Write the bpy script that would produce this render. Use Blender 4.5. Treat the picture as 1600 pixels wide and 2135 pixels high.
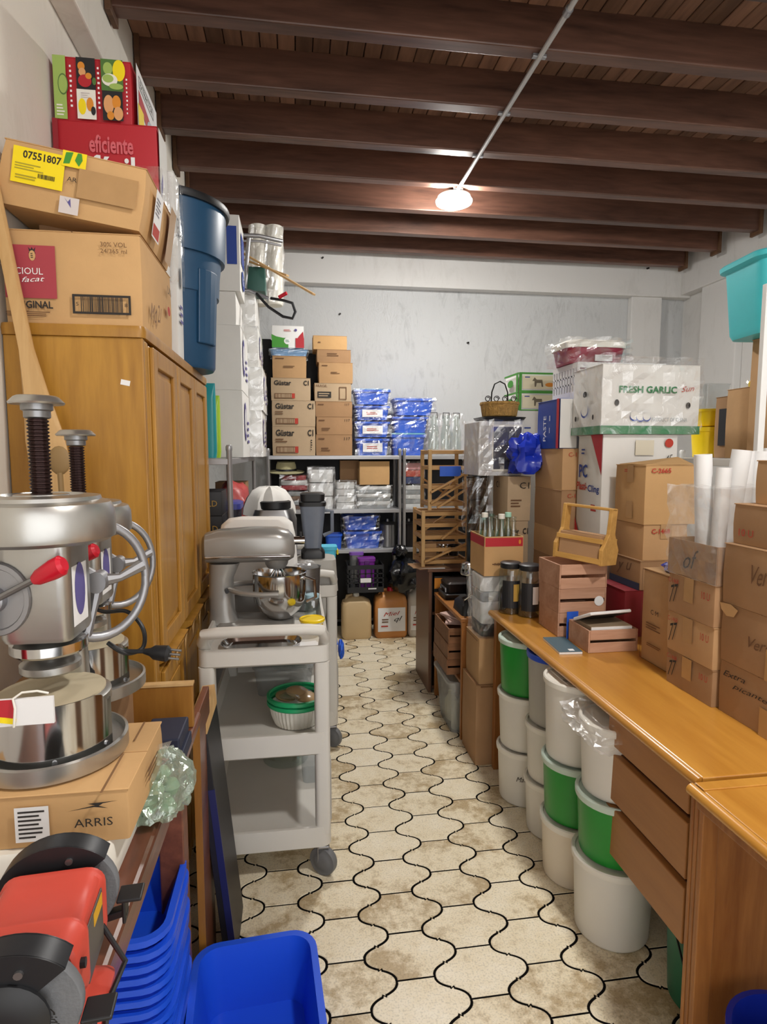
import bpy, bmesh, math, random
from mathutils import Vector, Matrix, Euler, noise
for o in list(bpy.data.objects): bpy.data.objects.remove(o)
SC = bpy.context.scene
C = SC.collection
PI = math.pi
# ------------------------------------------------------------------ camera
CAM_H, YAW, PITCH, FPX = 1.52, math.radians(8.314), math.radians(5.553), 1260.0
cam_d = bpy.data.cameras.new('camera'); cam = bpy.data.objects.new('camera', cam_d); C.objects.link(cam)
cam_d.sensor_fit = 'HORIZONTAL'; cam_d.sensor_width = 36.0; cam_d.lens = FPX/1600*36
cam_d.clip_start = 0.02
cam.location = (0, 0, CAM_H); cam.rotation_euler = (PI/2-PITCH, 0, -YAW)
SC.camera = cam
# ------------------------------------------------------------------ light
w = bpy.data.worlds.new('world'); SC.world = w; w.use_nodes = True
w.node_tree.nodes['Background'].inputs[0].default_value = (1.0, 0.99, 0.98, 1)
w.node_tree.nodes['Background'].inputs[1].default_value = 1.9
LAMP_STRENGTH = 300.0
SC.view_settings.view_transform = 'Standard'; SC.view_settings.look = 'None'
SC.view_settings.gamma = 1.0; SC.view_settings.use_curve_mapping = False
SC.view_settings.exposure = 0.30
# ------------------------------------------------------------------ pixel -> place
def _basis():
    f = Vector((math.sin(YAW)*math.cos(PITCH), math.cos(YAW)*math.cos(PITCH), -math.sin(PITCH)))
    r = Vector((math.cos(YAW), -math.sin(YAW), 0)); return r, r.cross(f), f
_R, _U, _F = _basis()
def hit(px, py, X=None, Y=None, Z=None):
    d = _F + _R*((px-800)/FPX) - _U*((py-1067.5)/FPX)
    t = X/d.x if X is not None else (Y/d.y if Y is not None else (Z-CAM_H)/d.z)
    return Vector((0, 0, CAM_H)) + d*t
def rect(px0, px1, py0, py1, Y):
    """front face seen at px0..px1, py0(top)..py1(bottom) standing at depth Y"""
    mx, my = (px0+px1)/2, (py0+py1)/2
    return hit(px0, my, Y=Y).x, hit(px1, my, Y=Y).x, hit(mx, py1, Y=Y).z, hit(mx, py0, Y=Y).z
# ------------------------------------------------------------------ materials
def lin(h):
    h = h.lstrip('#'); v = [int(h[i:i+2], 16)/255 for i in (0, 2, 4)]
    return tuple(c/12.92 if c <= .04045 else ((c+.055)/1.055)**2.4 for c in v)
MATS = {}
def _new(name):
    m = bpy.data.materials.new(name); m.use_nodes = True; nt = m.node_tree
    for n in list(nt.nodes): nt.nodes.remove(n)
    out = nt.nodes.new('ShaderNodeOutputMaterial')
    MATS[name] = m
    return m, nt, out
def N(nt, t, **kw):
    n = nt.nodes.new(t)
    for k, v in kw.items():
        if k in n.inputs: n.inputs[k].default_value = v
        else: setattr(n, k, v)
    return n
def rgb(c): return (*c, 1)
def mat(name, col, rough=.5, metal=0.0, var=0.0, vs=6.0, bump=0.0, bs=60.0, spec=.5, emit=0.0, objvar=0.0, stretch=None, coat=0.0):
    """principled surface: noise-varied colour, noise relief"""
    if name in MATS: return MATS[name]
    m, nt, out = _new(name); L = nt.links.new
    c = lin(col) if isinstance(col, str) else col
    p = N(nt, 'ShaderNodeBsdfPrincipled', Roughness=rough, Metallic=metal)
    p.inputs['Specular IOR Level'].default_value = spec
    p.inputs['Coat Weight'].default_value = coat
    p.inputs['Base Color'].default_value = rgb(c)
    if var or bump or objvar:
        tc = N(nt, 'ShaderNodeTexCoord'); mp = N(nt, 'ShaderNodeMapping')
        if stretch: mp.inputs['Scale'].default_value = stretch
        L(tc.outputs['Object'], mp.inputs['Vector'])
    if var or objvar:
        no = N(nt, 'ShaderNodeTexNoise', Scale=vs, Detail=6.0, Roughness=.6)
        L(mp.outputs[0], no.inputs['Vector'])
        mr = N(nt, 'ShaderNodeMapRange'); L(no.outputs[0], mr.inputs[0])
        mr.inputs[1].default_value = .25; mr.inputs[2].default_value = .75
        mr.inputs[3].default_value = 1-var; mr.inputs[4].default_value = 1+var
        val = mr.outputs[0]
        if objvar:
            oi = N(nt, 'ShaderNodeObjectInfo'); m2 = N(nt, 'ShaderNodeMapRange'); L(oi.outputs['Random'], m2.inputs[0])
            m2.inputs[3].default_value = 1-objvar; m2.inputs[4].default_value = 1+objvar
            mu = N(nt, 'ShaderNodeMath', operation='MULTIPLY'); L(val, mu.inputs[0]); L(m2.outputs[0], mu.inputs[1]); val = mu.outputs[0]
        hs = N(nt, 'ShaderNodeHueSaturation', Color=rgb(c)); L(val, hs.inputs['Value']); L(hs.outputs[0], p.inputs['Base Color'])
    if bump:
        nb = N(nt, 'ShaderNodeTexNoise', Scale=bs, Detail=5.0); L(mp.outputs[0], nb.inputs['Vector'])
        b = N(nt, 'ShaderNodeBump', Strength=bump, Distance=.01); L(nb.outputs[0], b.inputs['Height']); L(b.outputs[0], p.inputs['Normal'])
    if emit:
        p.inputs['Emission Color'].default_value = rgb(c); p.inputs['Emission Strength'].default_value = emit
    L(p.outputs[0], out.inputs[0])
    return m
def wood(name, c1, c2, rough=.4, scale=3.0, axis='Z', coat=.0, bump=.05, objvar=.0, spec=.4):
    if name in MATS: return MATS[name]
    m, nt, out = _new(name); L = nt.links.new
    tc = N(nt, 'ShaderNodeTexCoord'); mp = N(nt, 'ShaderNodeMapping'); L(tc.outputs['Object'], mp.inputs[0])
    s = {'X': (.12, 1, 1), 'Y': (1, .12, 1), 'Z': (1, 1, .12)}[axis]
    mp.inputs['Scale'].default_value = tuple(v*scale for v in s)
    oi = N(nt, 'ShaderNodeObjectInfo'); ad = N(nt, 'ShaderNodeVectorMath', operation='ADD')
    sc = N(nt, 'ShaderNodeMath', operation='MULTIPLY'); sc.inputs[1].default_value = 37.0
    L(oi.outputs['Random'], sc.inputs[0]); L(mp.outputs[0], ad.inputs[0]); L(sc.outputs[0], ad.inputs[1])
    no = N(nt, 'ShaderNodeTexNoise', Scale=4.0, Detail=8.0, Roughness=.62, Distortion=.8); L(ad.outputs[0], no.inputs[0])
    n2 = N(nt, 'ShaderNodeTexNoise', Scale=30.0, Detail=4.0); L(ad.outputs[0], n2.inputs[0])
    mx = N(nt, 'ShaderNodeMath', operation='MULTIPLY_ADD'); L(n2.outputs[0], mx.inputs[0]); mx.inputs[1].default_value = .35; L(no.outputs[0], mx.inputs[2])
    cr = N(nt, 'ShaderNodeValToRGB'); L(mx.outputs[0], cr.inputs[0])
    cr.color_ramp.elements[0].position = .42; cr.color_ramp.elements[0].color = rgb(lin(c2))
    cr.color_ramp.elements[1].position = .85; cr.color_ramp.elements[1].color = rgb(lin(c1))
    col = cr.outputs[0]
    p = N(nt, 'ShaderNodeBsdfPrincipled', Roughness=rough); p.inputs['Specular IOR Level'].default_value = spec
    p.inputs['Coat Weight'].default_value = coat; p.inputs['Coat Roughness'].default_value = .25
    if objvar:
        m2 = N(nt, 'ShaderNodeMapRange'); L(oi.outputs['Random'], m2.inputs[0]); m2.inputs[3].default_value = 1-objvar; m2.inputs[4].default_value = 1+objvar
        hs = N(nt, 'ShaderNodeHueSaturation'); L(m2.outputs[0], hs.inputs['Value']); L(col, hs.inputs['Color']); col = hs.outputs[0]
    L(col, p.inputs['Base Color'])
    b = N(nt, 'ShaderNodeBump', Strength=bump, Distance=.006); L(mx.outputs[0], b.inputs['Height']); L(b.outputs[0], p.inputs['Normal'])
    L(p.outputs[0], out.inputs[0])
    return m
def clear(name, tint='#ffffff', lo=.06, hi=.4, rough=.12, scale=9.0, gloss='#ffffff', bump=.5, milky=0.0):
    """thin clear sheet: see-through with glossy, creased or milky share"""
    if name in MATS: return MATS[name]
    m, nt, out = _new(name); L = nt.links.new
    tc = N(nt, 'ShaderNodeTexCoord'); no = N(nt, 'ShaderNodeTexNoise', Scale=scale, Detail=4.0, Distortion=1.2); L(tc.outputs['Object'], no.inputs[0])
    b = N(nt, 'ShaderNodeBump', Strength=bump, Distance=.01); L(no.outputs[0], b.inputs['Height'])
    t = N(nt, 'ShaderNodeBsdfTransparent', Color=rgb(lin(tint)))
    g = N(nt, 'ShaderNodeBsdfGlossy', Color=rgb(lin(gloss)), Roughness=rough); L(b.outputs[0], g.inputs['Normal'])
    mr = N(nt, 'ShaderNodeMapRange'); L(no.outputs[0], mr.inputs[0]); mr.inputs[1].default_value = .35; mr.inputs[2].default_value = .7
    mr.inputs[3].default_value = lo; mr.inputs[4].default_value = hi
    mx = N(nt, 'ShaderNodeMixShader'); L(mr.outputs[0], mx.inputs[0]); L(t.outputs[0], mx.inputs[1]); L(g.outputs[0], mx.inputs[2])
    last = mx
    if milky:
        d = N(nt, 'ShaderNodeBsdfDiffuse', Color=rgb(lin(gloss))); tr = N(nt, 'ShaderNodeBsdfTranslucent', Color=rgb(lin(gloss)))
        a = N(nt, 'ShaderNodeMixShader', Fac=.5); L(d.outputs[0], a.inputs[1]); L(tr.outputs[0], a.inputs[2])
        last = N(nt, 'ShaderNodeMixShader', Fac=milky); L(mx.outputs[0], last.inputs[1]); L(a.outputs[0], last.inputs[2])
    L(last.outputs[0], out.inputs[0])
    return m
def plaster(name, c, dirt, bump, dscale=2.5, amt=.5):
    m, nt, out = _new(name); L = nt.links.new
    tc = N(nt, 'ShaderNodeTexCoord')
    a = N(nt, 'ShaderNodeTexNoise', Scale=dscale, Detail=9.0, Roughness=.68, Distortion=.4); L(tc.outputs['Object'], a.inputs[0])
    mp = N(nt, 'ShaderNodeMapping'); mp.inputs['Scale'].default_value = (1.6, 1.6, .5); L(tc.outputs['Object'], mp.inputs[0])
    a2 = N(nt, 'ShaderNodeTexNoise', Scale=dscale*5, Detail=8.0, Roughness=.7, Distortion=1.5); L(mp.outputs[0], a2.inputs[0])
    mu = N(nt, 'ShaderNodeMath', operation='MULTIPLY'); L(a.outputs[0], mu.inputs[0]); L(a2.outputs[0], mu.inputs[1])
    mr = N(nt, 'ShaderNodeMapRange'); L(mu.outputs[0], mr.inputs[0]); mr.inputs[1].default_value = .27; mr.inputs[2].default_value = .42; mr.inputs[3].default_value = 0; mr.inputs[4].default_value = amt
    mx = N(nt, 'ShaderNodeMix', data_type='RGBA'); L(mr.outputs[0], mx.inputs[0]); mx.inputs[6].default_value = rgb(lin(c)); mx.inputs[7].default_value = rgb(lin(dirt))
    p = N(nt, 'ShaderNodeBsdfPrincipled', Roughness=.85); p.inputs['Specular IOR Level'].default_value = .25
    L(mx.outputs[2], p.inputs['Base Color'])
    b = N(nt, 'ShaderNodeBump', Strength=bump, Distance=.02); L(a2.outputs[0], b.inputs['Height']); L(b.outputs[0], p.inputs['Normal'])
    L(p.outputs[0], out.inputs[0]); return m
# cardboards, papers and inks
CARD = mat('cardboard', '#b8936a', .8, var=.09, vs=5, bump=.06, bs=45, spec=.2, objvar=.09)
CARD_D = mat('cardboard_brown', '#a3805e', .8, var=.1, vs=5, bump=.06, bs=45, spec=.2, objvar=.08)
CARD_Y = mat('cardboard_yellowish', '#c59e6e', .8, var=.08, vs=5, bump=.06, bs=45, spec=.2, objvar=.05)
CARD_G = mat('cardboard_greyish', '#b49d80', .8, var=.08, vs=5, bump=.06, bs=45, spec=.2, objvar=.05)
FLUTE = mat('carton_seam', '#7d5a38', .9)
WCARD = mat('white_carton', '#d9d8d4', .7, var=.05, vs=4, bump=.05, bs=30, spec=.25)
PAPER = mat('paper_white', '#e6e6e6', .7)
TAPE = mat('packing_tape', '#b08a5c', .25, var=.06, vs=20, spec=.5)
INK = mat('ink_black', '#2b2724', .8); INK_R = mat('ink_red', '#b23a2c', .8); INK_B = mat('ink_blue', '#23408e', .7)
INK_BR = mat('ink_brown', '#6a4a30', .8); INK_W = mat('ink_white', '#ececec', .7); INK_GN = mat('ink_green', '#2f7a4c', .7)
INK_PU = mat('ink_purple', '#5b5490', .7); RED_P = mat('print_red', '#b4202c', .5); YEL_P = mat('print_yellow', '#f2d80c', .55)
BLUE_P = mat('print_blue', '#1f3f94', .45); GREEN_P = mat('print_green', '#3f8f2e', .6); ORANGE_P = mat('print_orange', '#d98a2a', .6)
PINK_P = mat('print_maroon', '#a33a44', .65)
# plastics and metals
BLUE = mat('blue_plastic', '#1c52d8', .35, var=.03); BLUE2 = mat('blue_plastic_mid', '#2a5fd0', .4, var=.04)
NAVY_CAN = mat('navy_plastic', '#1f4a6c', .42, var=.08, vs=3); BLACK = mat('black_plastic', '#17181b', .45, var=.05)
BLACK_SH = mat('black_shiny', '#0d0e10', .2); GREY_PL = mat('grey_plastic', '#cbc8c1', .5, var=.03)
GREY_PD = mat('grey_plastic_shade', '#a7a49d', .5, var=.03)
WHITE_PL = mat('white_plastic', '#e3e0d6', .4, var=.03); GREEN_PL = mat('green_plastic', '#1d8a2f', .35, var=.04)
GREEN_LID = mat('green_lid', '#1f9a62', .35); TEAL = mat('teal_plastic', '#44bcc4', .4, var=.04); YELLOW = mat('yellow_plastic', '#f0cf10', .4)
ALU = mat('cast_aluminium', '#b9b8b4', .33, .9, var=.06, vs=8, bump=.02, bs=60)
ALU_D = mat('aluminium_frame', '#9d9da0', .4, .8, var=.05)
STEEL = mat('polished_steel', '#c9c9c9', .12, 1.0); STEEL_B = mat('brushed_steel', '#8f8f90', .35, .9, var=.06, stretch=(1, 1, 30))
DARKMET = mat('dark_metal', '#2c2726', .4, .7); RACKMET = mat('rack_metal', '#a9a9ab', .35, .55, var=.08)
REDKNOB = mat('red_knob', '#c4152c', .3); RUBBER = mat('rubber', '#3b3c3e', .7); IRON = mat('black_iron', '#1e1e20', .5, .6)
MIXERGREY = mat('mixer_grey', '#9c9a96', .28, .45, var=.02)
SALMON = mat('grinder_red', '#c4483a', .42, var=.04); STONE = mat('grinding_stone', '#6d6f72', .9, var=.1, vs=30, bump=.15, bs=200)
GUARD = mat('guard_black', '#26272a', .38, .3)
FILM = clear('clear_film', lo=.03, hi=.26, rough=.16, scale=14)
FILM2 = clear('clear_film_milky', lo=.05, hi=.3, rough=.22, scale=12, milky=.08)
GLASS = clear('clear_glass', '#eef4f2', lo=.07, hi=.3, rough=.05, scale=5, bump=.1)
GLASSG = clear('greenish_glass', '#d2e4dc', lo=.08, hi=.3, rough=.05, scale=5, bump=.1)
SMOKE = clear('smoky_plastic', '#8f97a4', lo=.06, hi=.16, rough=.15, scale=3, bump=.05, gloss='#aab0bb', milky=.2)
MILKY = clear('milky_plastic', '#e8e8e4', lo=.06, hi=.15, rough=.3, scale=3, bump=.05, gloss='#d4d2cc', milky=.5)
MILKY_C = clear('milky_clear_plastic', '#eef0f0', lo=.1, hi=.3, rough=.2, scale=6, bump=.2, gloss='#dfe2e4', milky=.25)
WHITECLOTH = mat('white_cloth', '#e4e2dd', .85, var=.04, bump=.25, bs=12)
BAGGREEN = clear('green_bag_film', '#e2ece4', lo=.08, hi=.4, rough=.2, scale=22, bump=.8, gloss='#e6efe6', milky=.22)
BLACKBAG = mat('black_bag', '#101114', .22, bump=.6, bs=14)
# woods
WARD = wood('wardrobe_oak', '#b58534', '#8b5d1e', .38, 2.2, 'Z', coat=.15)
DESK = wood('desk_varnish_top', '#c78f3c', '#ad7328', .3, 1.6, 'Y', coat=.35)
DESKV = wood('desk_varnish_side', '#a8703a', '#7d481a', .4, 2.6, 'Z', coat=.15)
DRAWER = wood('drawer_front_wood', '#a5713f', '#946134', .45, 2.0, 'Y', coat=.1)
BENCH = wood('bench_mahogany', '#7c4a35', '#48261a', .32, 2.5, 'Y', coat=.2)
BEAM = wood('beam_dark_wood', '#6f4e40', '#35231d', .42, 1.6, 'X', coat=.05, objvar=.28)
PLANK = wood('ceiling_plank', '#8f6c58', '#5a4236', .5, 2.0, 'Y', objvar=.4)
TRIM = wood('wall_trim_wood', '#6a4b33', '#46301f', .6, 2.0, 'X')
PINE = wood('pine_slat', '#c9a06b', '#a67a44', .55, 3.0, 'X'); PINEY = wood('pine_slat_long', '#c49a62', '#9c7040', .55, 3.0, 'Y')
PADDLE = wood('paddle_wood', '#cfab78', '#b48c56', .6, 2.0, 'Z')
CADDY = wood('caddy_wood', '#d0a25b', '#b08440', .55, 3.0, 'X')
CRATEW = wood('crate_wood', '#c49a80', '#a5785c', .6, 3.0, 'X', objvar=.1); CRATED = wood('crate_wood_brown', '#8a6040', '#6a4428', .6, 3.0, 'X', objvar=.08)
BOARDW = wood('board_wood', '#9a6a2c', '#7c4e1c', .4, 2.5, 'Z', coat=.1)
# ------------------------------------------------------------------ mesh builder
def rr(w, d, r, n=5, cx=0, cy=0):
    """rounded rectangle loop"""
    r = max(min(r, w/2-1e-5, d/2-1e-5), 1e-5); out = []
    for qx, qy, a0 in ((1, 1, 0), (-1, 1, 90), (-1, -1, 180), (1, -1, 270)):
        for k in range(n+1):
            a = math.radians(a0+90*k/n)
            out.append((cx+qx*(w/2-r)+r*math.cos(a), cy+qy*(d/2-r)+r*math.sin(a)))
    return out
def circ(r, n=24, cx=0, cy=0): return [(cx+r*math.cos(2*PI*k/n), cy+r*math.sin(2*PI*k/n)) for k in range(n)]
class MB:
    def __init__(s): s.v = []; s.f = []
    def add(s, vs, fs):
        b = len(s.v); s.v += [tuple(v) for v in vs]; s.f += [tuple(i+b for i in f) for f in fs]; return s
    def box(s, x0, x1, y0, y1, z0, z1):
        return s.add([(x0,y0,z0),(x1,y0,z0),(x1,y1,z0),(x0,y1,z0),(x0,y0,z1),(x1,y0,z1),(x1,y1,z1),(x0,y1,z1)],
                     [(0,3,2,1),(4,5,6,7),(0,1,5,4),(1,2,6,5),(2,3,7,6),(3,0,4,7)])
    def loft(s, loops, cap0=True, cap1=True):
        """loops: lists of 3d points of equal length"""
        n = len(loops[0]); vs = [p for l in loops for p in l]; fs = []
        for i in range(len(loops)-1):
            for k in range(n):
                a, b = i*n+k, i*n+(k+1) % n; fs.append((a, b, b+n, a+n))
        if cap0: fs.append(tuple(reversed(range(n))))
        if cap1: fs.append(tuple((len(loops)-1)*n+k for k in range(n)))
        return s.add(vs, fs)
    def rlofts(s, spec, n=5, **k):   # spec: (w,d,r,z[,cx,cy])
        return s.loft([[(x, y, q[3]) for x, y in rr(q[0], q[1], q[2], n, *(q[4:6] if len(q) > 4 else (0, 0)))] for q in spec], **k)
    def lathe(s, prof, n=28, cx=0, cy=0, cap0=True, cap1=True):
        return s.loft([[(cx+max(r, 1e-4)*math.cos(2*PI*k/n), cy+max(r, 1e-4)*math.sin(2*PI*k/n), z) for k in range(n)] for r, z in prof], cap0, cap1)
    def tube(s, pts, r, n=8, closed=False, caps=True):
        pts = [Vector(p) for p in pts]; loops = []; m = len(pts); prev = None
        for i, p in enumerate(pts):
            if closed: t = pts[(i+1) % m]-pts[i-1]
            else: t = pts[min(i+1, m-1)]-pts[max(i-1, 0)]
            t.normalize()
            if prev is None:
                a = Vector((0, 0, 1)) if abs(t.z) < .9 else Vector((1, 0, 0)); u = t.cross(a).normalized()
            else:
                u = (prev-t*prev.dot(t))
                u = u.normalized() if u.length > 1e-6 else t.orthogonal().normalized()
            prev = u; v = t.cross(u); rad = r[i] if isinstance(r, (list, tuple)) else r
            loops.append([p+u*(rad*math.cos(2*PI*k/n))+v*(rad*math.sin(2*PI*k/n)) for k in range(n)])
        if closed: loops.append(loops[0]); caps = False
        return s.loft(loops, caps, caps)
    def bar(s, p0, p1, wx, wy, up=(0, 0, 1)):
        """rectangular bar from p0 to p1"""
        p0, p1 = Vector(p0), Vector(p1); t = (p1-p0).normalized(); u = t.cross(Vector(up))
        if u.length < 1e-4: u = t.cross(Vector((0, 1, 0)))
        u.normalize(); v = u.cross(t)
        L = [[p+u*(a*wx/2)+v*(b*wy/2) for a, b in ((-1,-1),(1,-1),(1,1),(-1,1))] for p in (p0, p1)]
        return s.loft(L)
    def prism(s, poly, axis, a, b):
        """2d polygon extruded along an axis"""
        def q(p, t): return {'x': (t, p[0], p[1]), 'y': (p[0], t, p[1]), 'z': (p[0], p[1], t)}[axis]
        return s.loft([[q(p, a) for p in poly], [q(p, b) for p in poly]])
    def xf(s, M, start=0):
        s.v = s.v[:start]+[tuple(M @ Vector(p)) for p in s.v[start:]]; return s
    def build(s, name, m, parent=None, loc=None, rot=None, bevel=0, smooth=False, label=None, seg=2, fix=True):
        me = bpy.data.meshes.new(name); me.from_pydata(s.v, [], s.f)
        if fix:
            bm = bmesh.new(); bm.from_mesh(me); bmesh.ops.recalc_face_normals(bm, faces=bm.faces); bm.to_mesh(me); bm.free()
        me.materials.append(m)
        o = bpy.data.objects.new(name, me); C.objects.link(o)
        if parent: o.parent = parent
        if loc is not None: o.location = loc
        if rot is not None: o.rotation_euler = rot
        if smooth: smoothen(o)
        if bevel:
            b = o.modifiers.new('bevel', 'BEVEL'); b.width = bevel; b.segments = seg; b.limit_method = 'ANGLE'; b.angle_limit = math.radians(50)
        if label: o['label'] = label
        return o
def smoothen(o, ang=38):
    me = o.data
    me.polygons.foreach_set('use_smooth', [True]*len(me.polygons))
    bm = bmesh.new(); bm.from_mesh(me); c = math.cos(math.radians(ang))
    for e in bm.edges:
        if len(e.link_faces) == 2 and e.link_faces[0].normal.dot(e.link_faces[1].normal) < c: e.smooth = False
    bm.to_mesh(me); bm.free()
def tag(o, label, cat, group=None):
    o['label'] = label; o['category'] = cat
    if group: o['group'] = group
    return o
def thing(name, label, cat, loc=(0, 0, 0), rot=(0, 0, 0), group=None):
    o = bpy.data.objects.new(name, None); C.objects.link(o); o.location = loc; o.rotation_euler = rot if not isinstance(rot, (int, float)) else (0, 0, rot)
    o.empty_display_size = .05
    return tag(o, label, cat, group)
def struct(o): o['kind'] = 'structure'; return o
def dup(o, loc=None, rot=None, label=None, parent=None):
    c = o.copy(); C.objects.link(c)
    if parent is not None: c.parent = parent
    if loc is not None: c.location = loc
    if rot is not None: c.rotation_euler = rot if not isinstance(rot, (int, float)) else (0, 0, rot)
    if label: c['label'] = label
    for ch in list(o.children):
        dup(ch, parent=c)
    return c
# ------------------------------------------------------------------ flat print
_tc = {}
def text2d(s, shear=0.0, off=0.0):
    k = (s, shear, off)
    if k not in _tc:
        cu = bpy.data.curves.new('t', 'FONT'); cu.body = s; cu.size = 1; cu.align_x = 'CENTER'; cu.align_y = 'CENTER'; cu.resolution_u = 2; cu.shear = shear; cu.offset = off
        ob = bpy.data.objects.new('t', cu); C.objects.link(ob); dg = bpy.context.evaluated_depsgraph_get(); dg.update()
        me = bpy.data.meshes.new_from_object(ob.evaluated_get(dg))
        v = [(p.co.x, p.co.y) for p in me.vertices]; f = [tuple(q.vertices) for q in me.polygons]
        bpy.data.objects.remove(ob); bpy.data.curves.remove(cu); bpy.data.meshes.remove(me)
        if v:
            x0, x1 = min(p[0] for p in v), max(p[0] for p in v); y0, y1 = min(p[1] for p in v), max(p[1] for p in v)
            v = [(p[0]-(x0+x1)/2, p[1]-(y0+y1)/2) for p in v]; _tc[k] = (v, f, x1-x0, y1-y0)
        else: _tc[k] = ([], [], 1, 1)
    return _tc[k]
def shape2d(kind, w, h, arg=None, rnd=None):
    """2d verts, faces centred at 0"""
    V, Fc = [], []
    def q(x0, x1, y0, y1):
        b = len(V); V.extend([(x0,y0),(x1,y0),(x1,y1),(x0,y1)]); Fc.append((b,b+1,b+2,b+3))
    if kind == 'rect': q(-w/2, w/2, -h/2, h/2)
    elif kind == 'text':
        v, f, tw, th = text2d(arg); s = h/th; sx = min(s*1.15, w/tw) if w else s
        V = [(p[0]*sx, p[1]*s) for p in v]; Fc = f
    elif kind == 'bold':
        v, f, tw, th = text2d(arg, 0.0, .025); s = h/th; sx = min(s*1.3, w/tw) if w else s
        V = [(p[0]*sx, p[1]*s) for p in v]; Fc = f
    elif kind == 'hand':
        v, f, tw, th = text2d(arg, .35); s = h/th; sx = w/tw if w else s
        V = [(p[0]*sx, p[1]*s+.12*h*math.sin(p[0]*2.1)) for p in v]; Fc = f
    elif kind == 'bar':
        r = random.Random(5); x = -w/2
        while x < w/2-1e-6:
            a = r.choice((1, 1, 2, 3))*w/90; q(x, min(x+a, w/2), -h/2, h/2); x += a+r.choice((1, 2, 2))*w/90
    elif kind == 'frame':
        t = arg or .06*h
        q(-w/2, w/2, h/2-t, h/2); q(-w/2, w/2, -h/2, -h/2+t); q(-w/2, -w/2+t, -h/2+t, h/2-t); q(w/2-t, w/2, -h/2+t, h/2-t)
    elif kind == 'lines':
        n = arg or 3; r = random.Random(int(w*1e4)+n)
        for i in range(n): y = h/2-(i+.5)*h/n; q(-w/2, -w/2+w*r.uniform(.6, 1), y-h/n*.22, y+h/n*.22)
    elif kind == 'disc': V = circ(.5, 20); V = [(x*w, y*h) for x, y in V]; Fc = [tuple(range(20))]
    elif kind == 'poly': V = [(x*w, y*h) for x, y in arg]; Fc = [tuple(range(len(arg)))]
    return V, Fc
def face_map(face, w, d, h, eps):
    return {'f': lambda a, b: (a, -d/2-eps, h/2+b), 'b': lambda a, b: (-a, d/2+eps, h/2+b), 'l': lambda a, b: (-w/2-eps, -a, h/2+b),
            'r': lambda a, b: (w/2+eps, a, h/2+b), 't': lambda a, b: (a, b, h+eps)}[face]
def prints(parent, w, d, h, spec, eps=.0012):
    for i, q in enumerate(spec):
        face, kind, u, v, pw, ph, m = q[:7]; arg = q[7] if len(q) > 7 else None; ang = q[8] if len(q) > 8 else 0
        fw = d if face in 'lr' else w; fh = d if face == 't' else h
        V, Fc = shape2d(kind, pw*fw if pw else None, ph*fh, arg)
        ca, sa = math.cos(ang), math.sin(ang); fm = face_map(face, w, d, h, eps*(1+.35*i))
        pts = [fm((u-.5)*fw+x*ca-y*sa, (v-.5)*fh+x*sa+y*ca) for x, y in V]
        MB().add(pts, Fc).build({'text': 'printed_text', 'bold': 'printed_text', 'hand': 'handwriting', 'bar': 'barcode', 'rect': 'printed_panel', 'lines': 'printed_lines', 'frame': 'printed_frame'}.get(kind, 'printed_mark'), m, parent)
def carton(label, x0, x1, y0, y1, z0, z1, m=None, rz=0.0, P=(), tape='f', name='carton', group=None, cat='box', seam=True, rot=None, tapem=None, bulge=.004):
    """closed cardboard carton: body, two top flaps with a seam, tape, print"""
    m = m or CARD; w, d, h = x1-x0, y1-y0, z1-z0
    t = thing(name, label, cat, ((x0+x1)/2, (y0+y1)/2, z0), rot or (0, 0, rz), group)
    sw = min(.006, h*.04); n = 4
    b = MB(); loops = []
    for k, zz in enumerate((0, .25, .5, .75, 1)):
        e = bulge*math.sin(PI*zz); loops.append([(x, y, zz*(h-.003)) for x, y in rr(w-.004+e, d-.004+e, .004, 2)])
    b.loft(loops); b.build('body', m, t, smooth=True)
    if w >= d: fl = [(-w/2, w/2, -d/2, -.0015), (-w/2, w/2, .0015, d/2)]
    else: fl = [(-w/2, -.0015, -d/2, d/2), (.0015, w/2, -d/2, d/2)]
    for f in fl: MB().box(*f, h-.003, h).build('top_flap', m, t, bevel=.001, seg=1)
    if tape:
        tm = tapem or TAPE; tb = MB(); tw = .024
        if w >= d:
            tb.box(-w/2-.0009, w/2+.0009, -tw, tw, h, h+.0006); L = min(.06, h*.4)
            for s in (-1, 1): tb.box(s*(w/2+.0022)-.0006, s*(w/2+.0022)+.0006, -tw, tw, h-L, h+.0006)
        else:
            tb.box(-tw, tw, -d/2-.0009, d/2+.0009, h, h+.0006); L = min(.06, h*.4)
            for s in (-1, 1): tb.box(-tw, tw, s*(d/2+.0022)-.0006, s*(d/2+.0022)+.0006, h-L, h+.0006)
        tb.build('tape', tm, t)
    prints(t, w+bulge*1.4, d+bulge*1.4, h, P)
    return t
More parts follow.
